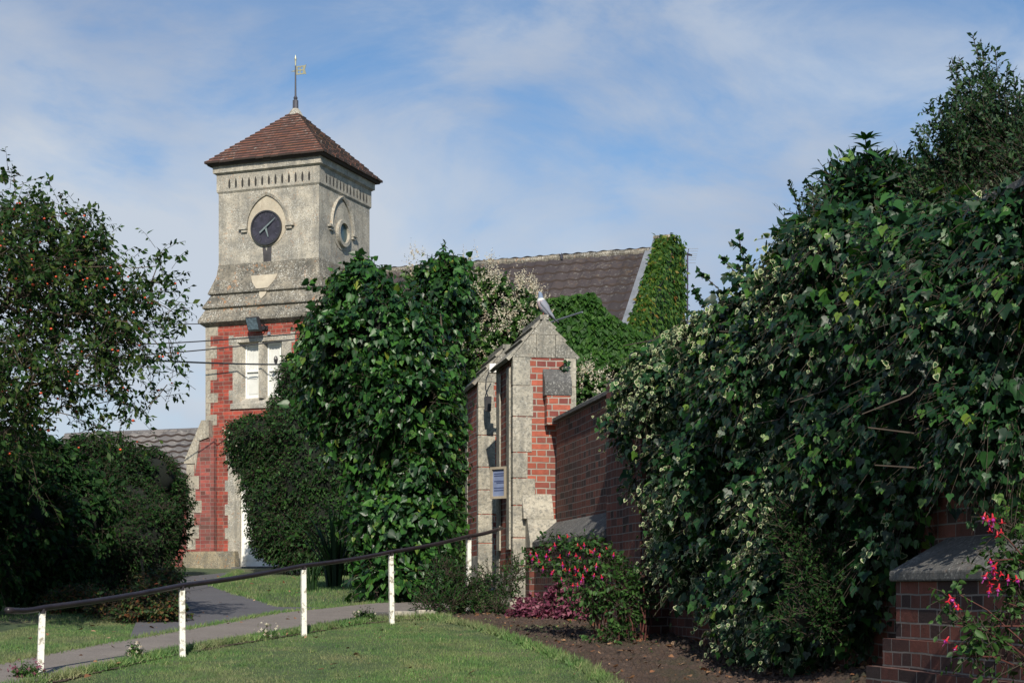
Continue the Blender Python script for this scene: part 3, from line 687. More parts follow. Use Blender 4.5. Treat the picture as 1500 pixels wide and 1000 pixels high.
# plinth and sloped corner buttress
bx0 = -LW-.36; bx1 = TL(303, 700, yl=-LW-.12)[0]; by = -LW-.12
m = MB(); m.prismz([(bx0-.05, -LW-.18), (dx0+.26, -LW-.18), (dx0+.26, -LW-.02), (-LW-.02, -LW-.02), (-LW-.02, -LW+.5), (bx0-.05, -LW+.5)], zb, ptop-.03)
m.prismz([(bx0-.02, -LW-.15), (dx0+.235, -LW-.15), (dx0+.235, -LW-.01), (-LW-.01, -LW-.01), (-LW-.01, -LW+.47), (bx0-.02, -LW+.47)], ptop-.03, ptop+.01)
m.build('plinth', stone('stone_plinth', (.36, .29, .18), (.10, .10, .09), .5, .8, .6, 4.0, 2.5), tower, TO)
bz1 = z_(3.32); bz0 = z_(2.52)
m = MB(); m.prism([(bx0, ptop), (bx1+.16, ptop), (bx1+.16, z_(2.95)), (-LW-.0, z_(3.05)), (bx0+.02, bz0-.02)], by, -LW+.42); m.build('buttress', M_BRICK_F, tower, TO)
m = MB()     # sloping capstones and quoins of the buttress
m.prism([(bx0-.05, bz0-.05), (bx0-.05, bz0+.0), (-LW-.008, bz1), (-LW+.16, bz1-.0), (-LW+.16, z_(2.98)), (-LW-.06, z_(2.92)), (bx0+.2, bz0-.25), (bx0+.2, bz0-.05)], by-.03, -LW+.45)
zz = bz0-.06; k = 0
while zz > ptop+.05:
    h = (.24, .27, .22, .25)[k % 4]; w = (.17, .28, .20, .34)[k % 4]
    m.box(bx0-.006, bx0+w, by-.006, by+(.3, .15)[k % 2], max(zz-h+.008, ptop+.01), zz); zz -= h; k += 1
m.build('buttress_stones', M_STONE_Q, tower, TO)
# floodlight under the ledge
lx, _, lz = TL(372, 469, yl=-LW-.25)
wl = Matrix.Rotation(TA, 4, 'Z') @ Vector((lx, -LW-.02, 0)); fp = (TC.x+wl.x, TC.y+wl.y, lz-.12)
fl_ = empty('floodlight', fp, 'black box floodlight with glass front fixed under the tower ledge above the window', 'floodlight', TA)
m = MB(); m.loft([[(-.13, -.34, .16), (.13, -.34, .16), (.13, -.24, -.08), (-.13, -.24, -.08)], [(-.15, -.30, .18), (.15, -.30, .18), (.15, -.16, -.09), (-.15, -.16, -.09)], [(-.10, -.16, .17), (.10, -.16, .17), (.10, -.08, -.04), (-.10, -.08, -.04)]]); m.build('housing', M_DARK, fl_, bevel=.008)
m = MB(); m.hexa([(-.115, -.346, .145), (.115, -.346, .145), (.115, -.252, -.065), (-.115, -.252, -.065)], [(-.115, -.338, .145), (.115, -.338, .145), (.115, -.244, -.065), (-.115, -.244, -.065)]); m.build('glass', M_GLASS, fl_)
m = MB(); m.tube([(-.16, -.2, .05), (-.16, -.0, .0)], .012); m.tube([(.16, -.2, .05), (.16, -.0, .0)], .012); m.box(-.18, .18, -.02, .01, -.04, .04); m.build('bracket', M_DARK, fl_)
# ================================================================== OUTBUILDING LEFT
OC = Vector((-6.9, 35.3)); out = empty('outbuilding', (OC.x, OC.y, z_(.4)), 'low outbuilding with grey tiled roof left of the clock tower', 'building', TA); OO = (0, 0, z_(.4))
TM = []
def tiled_slope(x0, x1, yr, zr, ye, ze, rows, wl, amp, thick, m=0):
    """rows of waved tiles from ridge (yr,zr) down to eave (ye,ze)"""
    TM.clear(); V = []; T = []; nxx = int((x1-x0)/wl*8); xs = np.linspace(x0, x1, nxx+1); wv = amp*np.sin(2*math.pi*xs/wl)
    for r in range(rows):
        for (t, lift) in ((r/rows-.02, -.004), ((r+1)/rows, thick), ((r+1)/rows, -.01)):
            y = yr+(ye-yr)*t; z = zr+(ze-zr)*t
            s_ = len(V); V += [(x, y, z+lift+w) for x, w in zip(xs, wv)]
        b0 = len(V)-3*(nxx+1)
        for q in range(2):
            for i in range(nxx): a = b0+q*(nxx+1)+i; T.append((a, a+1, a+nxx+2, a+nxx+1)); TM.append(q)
    return V, T
def uvobj(o, fx=lambda c: (c[0], c[1])):
    me = o.data; uv = me.uv_layers.new(name='UVMap')
    for lp in me.loops: uv.data[lp.index].uv = fx(me.vertices[lp.vertex_index].co)
zr = z_((HY-628)/F*35.0); V, T = tiled_slope(-3.2, 1.2, 0, zr, -1.9, zr-1.25, 9, .30, .015, .045)
o = npmesh('roof', V, T, list(TM), [M_GREYT, M_BUTT_SHADE], out, OO); uvobj(o)
V, T = tiled_slope(-3.2, 1.2, 0, zr, 1.9, zr-1.25, 9, .30, .015, .045); o2 = npmesh('roof', V, T, list(TM), [M_GREYT, M_BUTT_SHADE], out, OO); uvobj(o2)
m = MB(); m.tube([(-3.25, 0, zr-.02), (1.2, 0, zr-.02)], .07, 8); m.build('ridge_tiles', M_GREYT, out, OO)
m = MB(); m.prismx([(-1.7, z_(.3)), (-1.7, zr-1.22), (0, zr-.12), (1.7, zr-1.22), (1.7, z_(.3))], -3.0, 1.2); m.build('wall', M_BRICK_F, out, OO)
# ================================================================== HOUSE BEHIND
HC = Vector((-.6, 41.0)); house = empty('house', (HC.x, HC.y, z_(.6)), 'long house with brown tiled roof and ivy covered gable end behind the gate pillars', 'house', TA); HO = (0, 0, z_(.6))
HR_ = z_(8.10); xe = 4.33; tn = math.tan(R(46.5)); ye = -3.9
V, T = tiled_slope(-3.6, xe, 0, HR_, ye, HR_+ye*tn, 17, .33, .016, .055); o = npmesh('roof', V, T, list(TM), [M_CONC, M_BUTT_SHADE], house, HO); uvobj(o)
V, T = tiled_slope(-3.6, xe, 0, HR_, 3.9, HR_+ye*tn, 17, .33, .016, .055); o = npmesh('roof', V, T, list(TM), [M_CONC, M_BUTT_SHADE], house, HO); uvobj(o)
m = MB()
for k in range(17): x = -3.6+k*.46; m.tube([(x, 0, HR_-.02+.01*(k % 2)), (x+.45, 0, HR_-.02+.012*(k % 3))], .10, 8)
m.build('ridge_tiles', M_STONE_W, house, HO)
m = MB(); m.prismx([(ye+.35, z_(.5)), (ye+.35, HR_+(ye+.35)*tn-.1), (0, HR_-.15), (-ye-.35, HR_+(ye+.35)*tn-.1), (-ye-.35, z_(.5))], -3.5, xe+.02); m.build('wall', M_BRICK_F, house, HO)
m = MB(); m.prismx([(ye-.1, z_(.5)), (ye-.1, HR_+(ye-.1)*tn+.22), (0, HR_+.24), (-ye+.1, HR_+(ye-.1)*tn+.22), (-ye+.1, z_(.5))], xe+.02, xe+.34); m.build('gable_wall', M_STONE_W, house, HO)
m = MB(); m.prismx([(ye, HR_+ye*tn+.0), (ye, HR_+ye*tn+.245), (0, HR_+.265), (0, HR_+.02)], xe-.05, xe+.018); m.prismx([(ye, HR_+ye*tn+.06), (ye, HR_+ye*tn+.08), (0, HR_+.10), (0, HR_+.08)], xe-.22, xe-.048); m.build('lead_flashing', M_LEAD, house, HO)
m = MB(); m.box(xe-.0, xe+.36, -.03, .35, HR_-.1, HR_+.28); m.box(xe-.03, xe+.39, -.06, .38, HR_+.28, HR_+.35); m.build('apex_stone', M_STONE_W, house, HO)
m = MB(); m.box(xe+.05, xe+.38, .38, .78, z_(.5), HR_+.20); m.build('chimney', M_BRICK_F, house, HO)
def hw(x, y, z): p = Matrix.Rotation(TA, 4, 'Z') @ Vector((x, y, 0)); return Vector((HC.x+p.x, HC.y+p.y, z))
# ivy on the gable
giv = empty('gable_ivy', tuple(hw(xe+.5, -1, z_(.6))), 'yellow green ivy climbing the gable end and chimney of the tiled house', 'ivy')
rs = np.random.default_rng(21); Fv = Fol(); n = 26000
yy = rs.uniform(-4.4, .85, n); hh = HR_+.30-np.abs(np.minimum(yy, 0))*tn*.98; hh = np.where(yy > 0, HR_+.42-.25*np.abs(yy-.3)**1.3+.04*np.sin(yy*9), hh); hh = hh+.04*np.sin(yy*11)
zz = hh-rs.random(n)**.8*6.5; ok = (zz > z_(1.5)); yy, zz, hh = yy[ok], zz[ok], hh[ok]
edge = (rs.random(len(yy)) < .40) & (yy < .1); cop = rs.random(len(yy)) < 1.1
xx = xe+.38+.10*rs.random(len(yy))+.10*np.sin(yy*3+zz*1.3)*.5+.05; xx = np.where(edge, xe+.05+.4*rs.random(len(yy)), xx); zz = np.where(edge, HR_+.26-np.abs(yy)*tn+.03+.10*rs.random(len(yy)), zz)
W = np.array([hw(a, b_, c) for a, b_, c in zip(xx, yy, zz)]); nn = np.tile([[tv_.x*.9, tv_.y-.35, .25]], (len(W), 1)); nn = nz(nn+rs.normal(size=nn.shape)*.35)
Fv.leaves(W, nz(np.array([[0, 0, -1.]])+rs.normal(size=nn.shape)*.5), nn, .12*(1+.25*rs.normal(size=len(W))).clip(.5, 1.6), 'oval2')
# the side face of the chimney that looks at the gate
n = 9000; Fv.leaves(np.array([hw(xe+.05+.38*rs.random(), .30, z) if rs.random() < .4 else hw(xe+.42+.04*rs.random(), .2+.65*rs.random(), z) for z in HR_+.25-rs.random(n)*6]), nz(np.array([[0, 0, -1.]])+rs.normal(size=(n, 3))*.5), nz(np.tile([[-.3, -1, .3]], (n, 1))+rs.normal(size=(n, 3))*.4), .11, 'oval2')
Fv.build('foliage', M_GIVY, giv, giv.location)
# aerial
pa = P(1007, 370, 42.6); base = P(1007, 470, 42.6)
ae = empty('tv_aerial', tuple(base), 'thin television aerial on a pole behind the ivy covered gable', 'aerial')
m = MB(); m.tube([base-Vector((0, 0, 1.2)), pa], .022); m.build('pole', plain('aerial_pole', (.045, .03, .07), .4), ae, base)
ax = Vector((-.25, -.35, .93)).normalized(); m = MB(); c0 = pa+Vector((0, 0, -.02)); m.tube([c0-Vector((.02, .0, .22)), c0+Vector((.03, 0, .12))], .012)
m.tube([c0+Vector((-.1, 0, .0)), c0+Vector((.12, 0, -.05))], .03)
m.build('boom', M_DARK, ae, base)
for k, z in enumerate((.12, .055, -.02, -.07, -.12, -.17, -.25)):
    m = MB(); m.tube([c0+Vector((-.13, 0, z)), c0+Vector((.28-.012*k, -.02, z))], .007, 4); m.build('element', M_LEAD, ae, base)
# ================================================================== GARDEN WALL
WO = Vector((WX(19.1), 19.1, 1.0)); WA = math.atan2(-.985, .174)
wall = empty('garden_wall', tuple(WO), 'old dark brick garden wall running from the gate pillar to the right edge', 'wall', WA); WF = (0, 0, 1.0)
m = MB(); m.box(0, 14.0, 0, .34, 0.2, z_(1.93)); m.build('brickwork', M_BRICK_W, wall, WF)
m = MB()
for k in range(24): x = k*.6; m.loft([[(x+.003, -.05, z_(1.93)), (x+.595, -.05, z_(1.93)), (x+.595, .39, z_(1.93)), (x+.003, .39, z_(1.93))], [(x+.003, -.05, z_(1.965)), (x+.595, -.05, z_(1.965)), (x+.595, .39, z_(1.965)), (x+.003, .39, z_(1.965))], [(x+.003, .13, z_(2.06)+.004*(k % 3)), (x+.595, .13, z_(2.06)+.004*(k % 3)), (x+.595, .21, z_(2.06)+.004*(k % 3)), (x+.003, .21, z_(2.06)+.004*(k % 3))]])
m.build('coping', M_STONE_D, wall, WF)
m = MB(); m.box(-.05, 3.62, -.28, -.002, .2, z_(.47)); m.build('plinth', M_BRICK_W, wall, WF)
m = MB()
for k in range(4): x = -.05+k*.915; m.prismx([(-.31, z_(.47)), (-.31, z_(.52)), (-.004, z_(.76)), (-.004, z_(.47))], x+.003, x+.912)
m.build('plinth_coping', M_STONE_D, wall, WF)
m = MB(); m.box(3.62, 4.9, -.26, -.003, .2, z_(1.93)-.003); m.build('pier', M_BRICK_W, wall, WF)
m = MB(); m.box(10.5, 14.0, -.31, -.003, .2, z_(.03)); m.box(10.44, 14.0, -.36, -.312, .2, z_(-.27)); m.box(10.36, 14.0, -.42, -.362, .2, z_(-.42)); m.build('stepped_base', M_BRICK_W, wall, WF)
m = MB()
for k in range(3): x = 10.47+k*1.1; m.prismx([(-.34, z_(.032)), (-.34, z_(.085)), (-.004, z_(.27)), (-.004, z_(.032))], x+.003, x+1.097)
m.build('base_coping', M_STONE_D, wall, WF, bevel=.01)
# ================================================================== GATE PILLARS
PA_ = R(10.5); pc, ps = math.cos(PA_), math.sin(PA_)
def gate_pillar(ox, oy, label, nearp):
    z0 = float(g(ox+.35, oy))-.15
    root = empty('gate_pillar', (ox, oy, z0), label, 'gate pillar', PA_, 'pair of brick and stone gate pillars'); off = (0, 0, z0)
    W, D = .745, 1.12; ze = z_(2.70); zp = z_(3.17)
    m = MB(); m.box(0, W, 0, D, z0, ze); m.build('brickwork', M_BRICK_P, root, off)
    m = MB(); hsn = [.34, .36, .42, .30, .32, .38, .33, .36, .30, .36]; zt = ze; k = 0     # quoin stones
    while zt > z0+.05:
        h = hsn[k % 10]; w = (.20, .235, .22, .17, .26, .19)[k % 6]
        m.box(-.008, w, -.008, .09+.04*(k % 2), max(zt-h+.008, z0), zt-.002); m.box(-.008, .07, D-.2, D+.008, max(zt-h+.008, z0), zt-.002)
        w3 = (.14, .10)[k % 2]
        m.box(W-w3, W+.008, -.007, .2, max(zt-h+.008, z0), zt-.002); zt -= h; k += 1
    m.box(-.014, .34, -.014, D+.012, z0, z0+.62); m.box(-.05, .30, -.05, D+.05, z0, z0+.28)
    m.build('quoins', M_STONE_P, root, off, bevel=.006)
    m = MB()     # gabled cap: stone blocks of the gable, then lapped roof slabs
    zc = ze+.27; xm = W/2
    e = .012
    m.box(-e, .225, -.012, D, ze+.002, ze+.0021)
    def slx(z): return (z-ze)/(zp-ze)*(W/2+e)
    m.prism([(-e, ze), (.27, ze), (.27, zc-.004), (-e+slx(zc), zc-.004)], -.012, D+.012)
    m.prism([(.276, ze), (.50, ze), (.50, zc-.004), (.276, zc-.004)], -.010, D+.010)
    m.prism([(.506, ze), (W+e, ze), (W+e-slx(zc), zc-.004), (.506, zc-.004)], -.012, D+.012)
    m.prism([(-e+slx(zc), zc), (W+e-slx(zc), zc), (xm, zp)], -.012, D+.012)
    m.build('gable_stones', M_STONE_C, root, off)
    m = MB(); sl = (zp-ze)/(W/2+e); 
    for sgn in (-1, 1):
        for q, (ta, tb) in enumerate(((-.10 if sgn < 0 else -.03, .42), (.38, .74), (.70, 1.04))):
            xa, xb = xm+sgn*(W/2+e)*(1-ta), xm+sgn*(W/2+e)*(1-tb); za, zb_ = ze+(zp-ze)*ta, ze+(zp-ze)*tb
            if sgn > 0: y0_, y1_ = .03, D+.03
            else: y0_, y1_ = -.006 if q == 0 else .03, D+.03
            th = .030; lf = .004+.008*0; nxn, nzn = sgn*math.sin(math.atan(sl)), math.cos(math.atan(sl)); lo = .004; hi = .05 if True else .03
            m.prism([(xa+nxn*lo, za+nzn*lo), (xb+nxn*lo, zb_+nzn*lo), (xb+nxn*(lo+.012), zb_+nzn*(lo+.012)), (xa+nxn*hi, za+nzn*hi)], y0_, y1_)
    m.box(xm-.05, xm+.05, 0.0, D+.02, zp-.02, zp+.035)
    m.build('cap_slabs', M_STONE_C, root, off)
    return root, off, W, D, z0
pil, PO, PW, PD, pz0 = gate_pillar(.016, 19.2, 'near stone and brick gate pillar with gabled cap, lit face and notice frame', True)
# buttress, weatherings and wall-end pier on the near pillar front
m = MB(); m.prismx([(0, z_(1.10)), (-.12, z_(.84)), (-.12, z_(.80)), (-.02, z_(.80))], .10, .46); m.prismx([(-.02, z_(.80)), (-.13, z_(.80)), (-.30, z_(.52)), (-.30, z_(.46)), (-.02, z_(.46))], .14, .62)
m.box(.20, .30, -.265, -.16, pz0, z_(.46)); m.build('buttress_stones', M_STONE_P, pil, PO, bevel=.006)
m = MB(); m.box(.14, .60, -.26, -.015, pz0, z_(.455)); m.build('buttress', M_BRICK_W, pil, PO)
m = MB(); m.prismx([(-.02, z_(2.57)), (-.16, z_(2.40)), (-.16, z_(2.24)), (-.02, z_(2.24))], .345, .67); m.build('pier_cap_stone', M_STONE_D, pil, PO, bevel=.008)
m = MB(); m.box(.37, .66, -.15, -.012, z_(1.9), z_(2.238)); m.build('wall_end_pier', M_BRICK_P, pil, PO)
m = MB(); m.box(-.03, -.009, .12, .30, z_(.45), z_(2.6)); m.box(-.03, -.009, .78, .98, z_(.45), z_(2.6)); m.build('recess_stones', M_STONE_P, pil, PO)
# notice frame on the left face
nf = empty('notice_frame', tuple(Matrix.Translation((.016, 19.2, 0)) @ Matrix.Rotation(PA_, 4, 'Z') @ Vector((-.075, .42, z_(1.25)))), 'small wooden notice frame with a printed paper on the gate pillar side', 'notice', PA_+R(38))
m = MB()
for (a, b_, c, d) in ((-.125, .125, -.19, -.16), (-.125, .125, .16, .19), (-.125, -.098, -.16, .16), (.098, .125, -.16, .16)): m.box(-.055, -.0, a, b_, c, d)
m.build('frame', plain('pale_wood', (.34, .29, .22), .6), nf)
M_INK = plain('ink', (.05, .07, .16), .6, bs=0); m = MB(); m.box(-.03, -.005, -.098, .098, -.16, .16); m.build('paper', plain('notice_paper', (.17, .21, .34), .5, bs=0), nf)
for z in (.11, .085, .02, .0, -.06, -.09):
    m = MB(); m.box(-.033, -.0305, -.075, .08-.04*(z in (.095, 0.0)), z-.006, z+.006); m.build('printed_line', M_INK, nf)
far_off = 2.38
fx_, fy_ = .016-ps*far_off-.02, 19.2+pc*far_off
pil2, PO2, _, _, _ = gate_pillar(fx_, fy_, 'far gate pillar half hidden behind the near one beside the big bush', False)
lampb = P(722, 540, 20.6); lo_ = empty('wall_lamp', tuple(lampb), 'small white lamp box tucked under the cap of the gate pillar', 'lamp')
m = MB(); m.box(-.045, .045, -.05, .05, -.055, .06); m.build('housing', M_WHITE, lo_, bevel=.01); m = MB(); m.box(.04, .14, -.02, .02, -.01, .02); m.build('bracket', M_DARK, lo_)
mb_ = P(714.5, 591, 21.3); bo = empty('meter_box', tuple(mb_), 'dark metal box with a cable hanging on the far gate pillar', 'metal box', PA_)
m = MB(); m.loft([[(-.035, -.05, -.10), (.035, -.05, -.10), (.035, .05, -.10), (-.035, .05, -.10)], [(-.04, -.06, .09), (.04, -.06, .09), (.04, .06, .09), (-.04, .06, .09)]]); m.build('case', M_DARK, bo)
m = MB(); m.tube([(0, 0, .09), (-.03, 0, .2), (-.02, 0, .32), (.02, 0, .42), (.05, 0, .47)], .008, 5); m.build('cable', M_DARK, bo)
ra, rb = P(800, 474, 20.2), P(853, 457, 19.3); m = MB(); m.tube([ra-(rb-ra)*.25, rb], .011, 6); o = m.build('metal_rod', M_LEAD, None, ra); o.location = ra; tag(o, 'thin bare metal rod sticking out behind the gate pillar cap', 'rod')
# ================================================================== KERB, HANDRAIL
ks = [(556, 897), (592, 895), (628, 893)]
kr = None
for i, (a, c) in enumerate(((548, 574), (578, 610), (613, 648))):
    A = G(a, 909-2*i); B = G(c, 908-2*i)
    z = float(g(*A)); d = Vector((B[0]-A[0], B[1]-A[1])); l = d.length
    m = MB(); m.box(.004, l-.01, 0, .12, -.12, .085); o = m.build('kerb_stone', M_STONE_P if i else M_STONE_D, None, bevel=.012); o.location = (A[0], A[1], z); o.rotation_euler = (0, 0, math.atan2(d.y, d.x))
    tag(o, ('dark weathered kerb stone nearest the fourth rail post', 'middle kerb stone of three along the path edge', 'kerb stone nearest the low shrub by the pillar')[i], 'kerb stone', 'kerb stones edging the path')
hr = empty('handrail', gbase(-1.82, 14.3), 'long black handrail on white posts along the sloping path', 'handrail'); HRO = tuple(hr.location)
posts = [(62, 890, 11.05), (266.5, 857, 12.67), (444.5, 828, 14.3), (572.5, 808, 15.9), (687, 785, 17.5)]
rp = [P(10, 893, 10.7)]+[P(a, b_, Y) for a, b_, Y in posts]+[P(735, 773, 18.35)]
rp2 = []
for i in range(len(rp)-1):
    for k in range(6): t = k/6; q = rp[i].lerp(rp[i+1], t); q.z -= .012*math.sin(math.pi*t); rp2.append(q)
rp2.append(rp[-1]); m = MB(); m.tube(rp2, .021, 10); m.build('rail', M_BLACKP, hr, HRO, smooth=True)
lean = [(-.022, 0), (.004, 0), (.006, 0), (.012, 0), (-.004, 0)]
for i, (a, b_, Y) in enumerate(posts):
    t = P(a, b_, Y); gz = float(g(t.x, t.y))-.15; m = MB(); lx_ = lean[i][0]
    w = .0225; bt = (t.x+lx_*1.0, t.y, gz); top = (t.x, t.y, t.z-.018)
    yaw = R(22)
    def sq(c, s): return [(c[0]+s*(math.cos(yaw)*u-math.sin(yaw)*v), c[1]+s*(math.sin(yaw)*u+math.cos(yaw)*v), c[2]) for u, v in ((-1, -1), (1, -1), (1, 1), (-1, 1))]
    m.loft([sq(bt, w), sq(top, w*.95)]); m.build('post', M_POST, hr, HRO, bevel=.004)
    m = MB(); m.tube([(t.x, t.y, t.z-.035), (t.x, t.y, t.z-.005)], .03, 8); m.build('rail_clip', M_BLACKP, hr, HRO)
# ================================================================== OVERHEAD WIRES
def wire(pa, pb, sag, r, label, bead=False):
    pts = [pa.lerp(pb, k/24)-Vector((0, 0, sag*4*(k/24)*(1-k/24))) for k in range(25)]
    m = MB(); m.tube(pts, r, 5); o = m.build('overhead_cable', M_DARK, None, pa); o.location = pa
    tag(o, label, 'cable', 'overhead cables crossing the tower')
    return o
wire(P(-200, 492, 12.2), P(520, 531, 27.5), .10, .011, 'thick lowest cable crossing in front of the tower window')
wire(P(60, 508, 33), P(520, 480, 30.9), .08, .012, 'cable running just over the window head of the tower')
wire(P(-100, 530, 29), P(520, 484, 31.2), .16, .012, 'cable crossing the tower at the top of the window lights')
wire(P(0, 466, 30), P(300, 474, 34), .05, .009, 'thin uppermost cable ending at the left of the tower ledge')
ip = P(394, 489, 31.4); m = MB(); m.lathe([(.01, -.04), (.035, -.02), (.035, .02), (.01, .045)], n=10); o = m.build('insulator', M_LEAD, None); o.location = ip; tag(o, 'small pale ceramic cable insulator over the tower window', 'insulator')
# ================================================================== PIGEON AND RIDGE BIRD
def pigeon(loc, rz, sc, label, mats, cat='pigeon'):
    root = empty(cat, loc, label, cat, rz); root.scale = (1, 1, 1); m = MB()
    # spine from tail tip to beak base, upright: (x forward, z up, half width, half height)
    sp = [(-.200, -.085, .016, .006, 3), (-.150, -.045, .026, .010, 3), (-.095, .005, .036, .022, 3), (-.060, .050, .052, .045, 2), (-.030, .095, .062, .058, 2), (.000, .140, .060, .060, 1), (.018, .180, .048, .052, 1), (.022, .212, .032, .036, 4), (.022, .236, .025, .027, 0), (.026, .258, .024, .026, 0), (.034, .276, .020, .021, 0), (.046, .284, .010, .010, 0), (.050, .285, .003, .003, 0)]
    rings = []; 
    for i, s in enumerate(sp):
        a = sp[max(i-1, 0)]; c = sp[min(i+1, len(sp)-1)]; d = Vector((c[0]-a[0], 0, c[1]-a[1])).normalized(); up = Vector((-d.z, 0, d.x))
        rings.append([tuple((Vector((s[0], 0, s[1]+.0))+Vector((0, 1, 0))*s[2]*math.cos(t)+up*s[3]*math.sin(t))*sc) for t in np.linspace(0, 2*math.pi, 16, endpoint=False)])
    for i in range(len(rings)-1): m.loft([rings[i], rings[i+1]], sp[i+1][4] if sp[i+1][4] != 4 else 4, caps=(False))
    # back of the bird takes the wing grey
    o = m.build('body', mats, root, smooth=True)
    for p in o.data.polygons:
        if p.material_index in (1,) and p.center.x < -.005*sc: p.material_index = 2
    import bmesh; bm = bmesh.new(); bm.from_mesh(o.data); bmesh.ops.remove_doubles(bm, verts=bm.verts, dist=1e-5); bm.to_mesh(o.data); bm.free()
    for sd in (-1, 1):
        w = MB(); ws = [(.0, .165, .056, .012, .02), (-.028, .125, .064, .011, .042), (-.062, .075, .060, .009, .042), (-.105, .015, .045, .007, .028), (-.150, -.045, .030, .004, .012)]
        w.loft([[((x)*sc+math.cos(t)*h*.9*sc, sd*(y+math.sin(t)*th)*sc, z*sc+math.cos(t)*h*.4*sc) for t in np.linspace(0, 2*math.pi, 8, endpoint=False)] for x, z, y, th, h in ws])
        w.build('wing', mats[2], root, smooth=True)
        l = MB(); l.tube([(-.02*sc, sd*.02*sc, .06*sc), (-.012*sc, sd*.022*sc, .008*sc)], .005*sc, 6)
        for q in (-.5, 0, .5): l.tube([(-.012*sc, sd*.022*sc, .006*sc), ((-.012+.03*math.cos(q))*sc, (sd*.022+.03*math.sin(q))*sc, .003*sc)], .003*sc, 5)
        l.build('leg', M_FEET, root)
        e = MB(); e.lathe([(.0005, -.004*sc), (.004*sc, -.002*sc), (.004*sc, .002*sc), (.0005, .004*sc)], .034*sc, sd*.0225*sc, 8); e.v = [(x, y, z+.266*sc) for x, y, z in e.v]; e.build('eye', M_EYE, root)
    bk = MB(); bk.tube([(.046*sc, 0, .277*sc), (.060*sc, 0, .273*sc), (.068*sc, 0, .267*sc)], [.006*sc, .005*sc, .001*sc], 6); bk.build('beak', M_BEAK, root)
    return root
M_FEET = plain('bird_feet', (.35, .10, .08), .6); M_EYE = plain('bird_eye', (.5, .45, .2), .2); M_BEAK = plain('bird_beak', (.45, .25, .08), .5)
pm = [plain('pigeon_head', (.15, .20, .29), .7), plain('pigeon_breast', (.36, .28, .30), .8), plain('pigeon_wing', (.21, .22, .26), .8), plain('pigeon_tail', (.045, .05, .06), .8), plain('pigeon_neck', (.62, .62, .60), .8)]
ap = Matrix.Translation((.016, 19.2, 0)) @ Matrix.Rotation(PA_, 4, 'Z') @ Vector((PW/2-.0, .12, z_(3.205)))
pigeon(tuple(ap), R(165), 1.0, 'grey wood pigeon perched on the peak of the near gate pillar', pm)
bm_ = [plain('dark_bird', (.03, .03, .045), .7)]*5
rl = (822-715)/(960-715); pos = P(822.5, 379, 40.2)
pigeon((pos.x, pos.y, pos.z), R(100), .50, 'tiny dark bird sitting on the ridge of the house roof', bm_, 'small_bird')
# ================================================================== PLANTS
def cluster(blobs, per, seed, rel=(.30, .50), shrink=.84):
    r_ = np.random.default_rng(seed); out = []
    for b in blobs:
        c = np.array(b[:3]); rad = np.array(b[3:]); out.append(tuple(c)+tuple(rad*shrink))
        for k in range(per):
            d = r_.normal(size=3); d[1] = -abs(d[1])*.8+.25*r_.random(); d /= np.linalg.norm(d); q = c+d*rad*r_.uniform(.62, .86); f = r_.uniform(*rel); out.append(tuple(q)+tuple(rad*f*r_.uniform(.8, 1.2, 3)))
    return out
def bush(name, label, cat, blobs, mats, n, Ls, m, size, kind, seed, core=.80, amp=.14, f=2.5, stem=True, srad=.004, extra=None, group=None, back=.25, inner=.35, per=6, gap=-.22, **kw):
    """mats = [leaf, (second leaf)], foliage mesh + added near-black core that blocks light + stems under one root"""
    rs = np.random.default_rng(seed); B = np.array(blobs)
    bx, by_ = float(B[:, 0].mean()), float(B[:, 1].mean()); root = empty(name, gbase(bx, by_), label, cat, group=group); off = tuple(root.location); blobs = [tuple(b[:3])+tuple(max(v*.45, v-.5*Ls) for v in b[3:]) for b in blobs]; solid = blobs
    if per: blobs = cluster(blobs, per, seed+5)
    Fv = Fol(); p, nn = blobpts(blobs, n, seed, amp, f, back, gap=gap)
    ins = rs.random(len(p)) < inner; p = p-nn*(ins*rs.random(len(p))*.35*B[:, 3:].mean())[:, None]
    st = len(mats) if stem else None
    shoots(Fv, p, nn, np.full(len(p), Ls), m, size, kind, rs, stem=st, srad=srad, **kw)
    if extra: extra(Fv, rs)
    Fv.build('foliage', list(mats)+[M_TWIG], root, off)
    if core: core_mesh(solid, seed, core*.93, .06, f).build('shade_core', M_CORE, root, off)
    return root, off, rs
def stems_part(root, off, segs, mat_, name='stem', r=.02):
    m = MB()
    for s in segs:
        if len(s[0]) == 3 and not isinstance(s[-1], (int, float)): m.tube(s, [r*(1-.6*i/(len(s)-1)) for i in range(len(s))], 6)
    m.build(name, mat_, root, off)
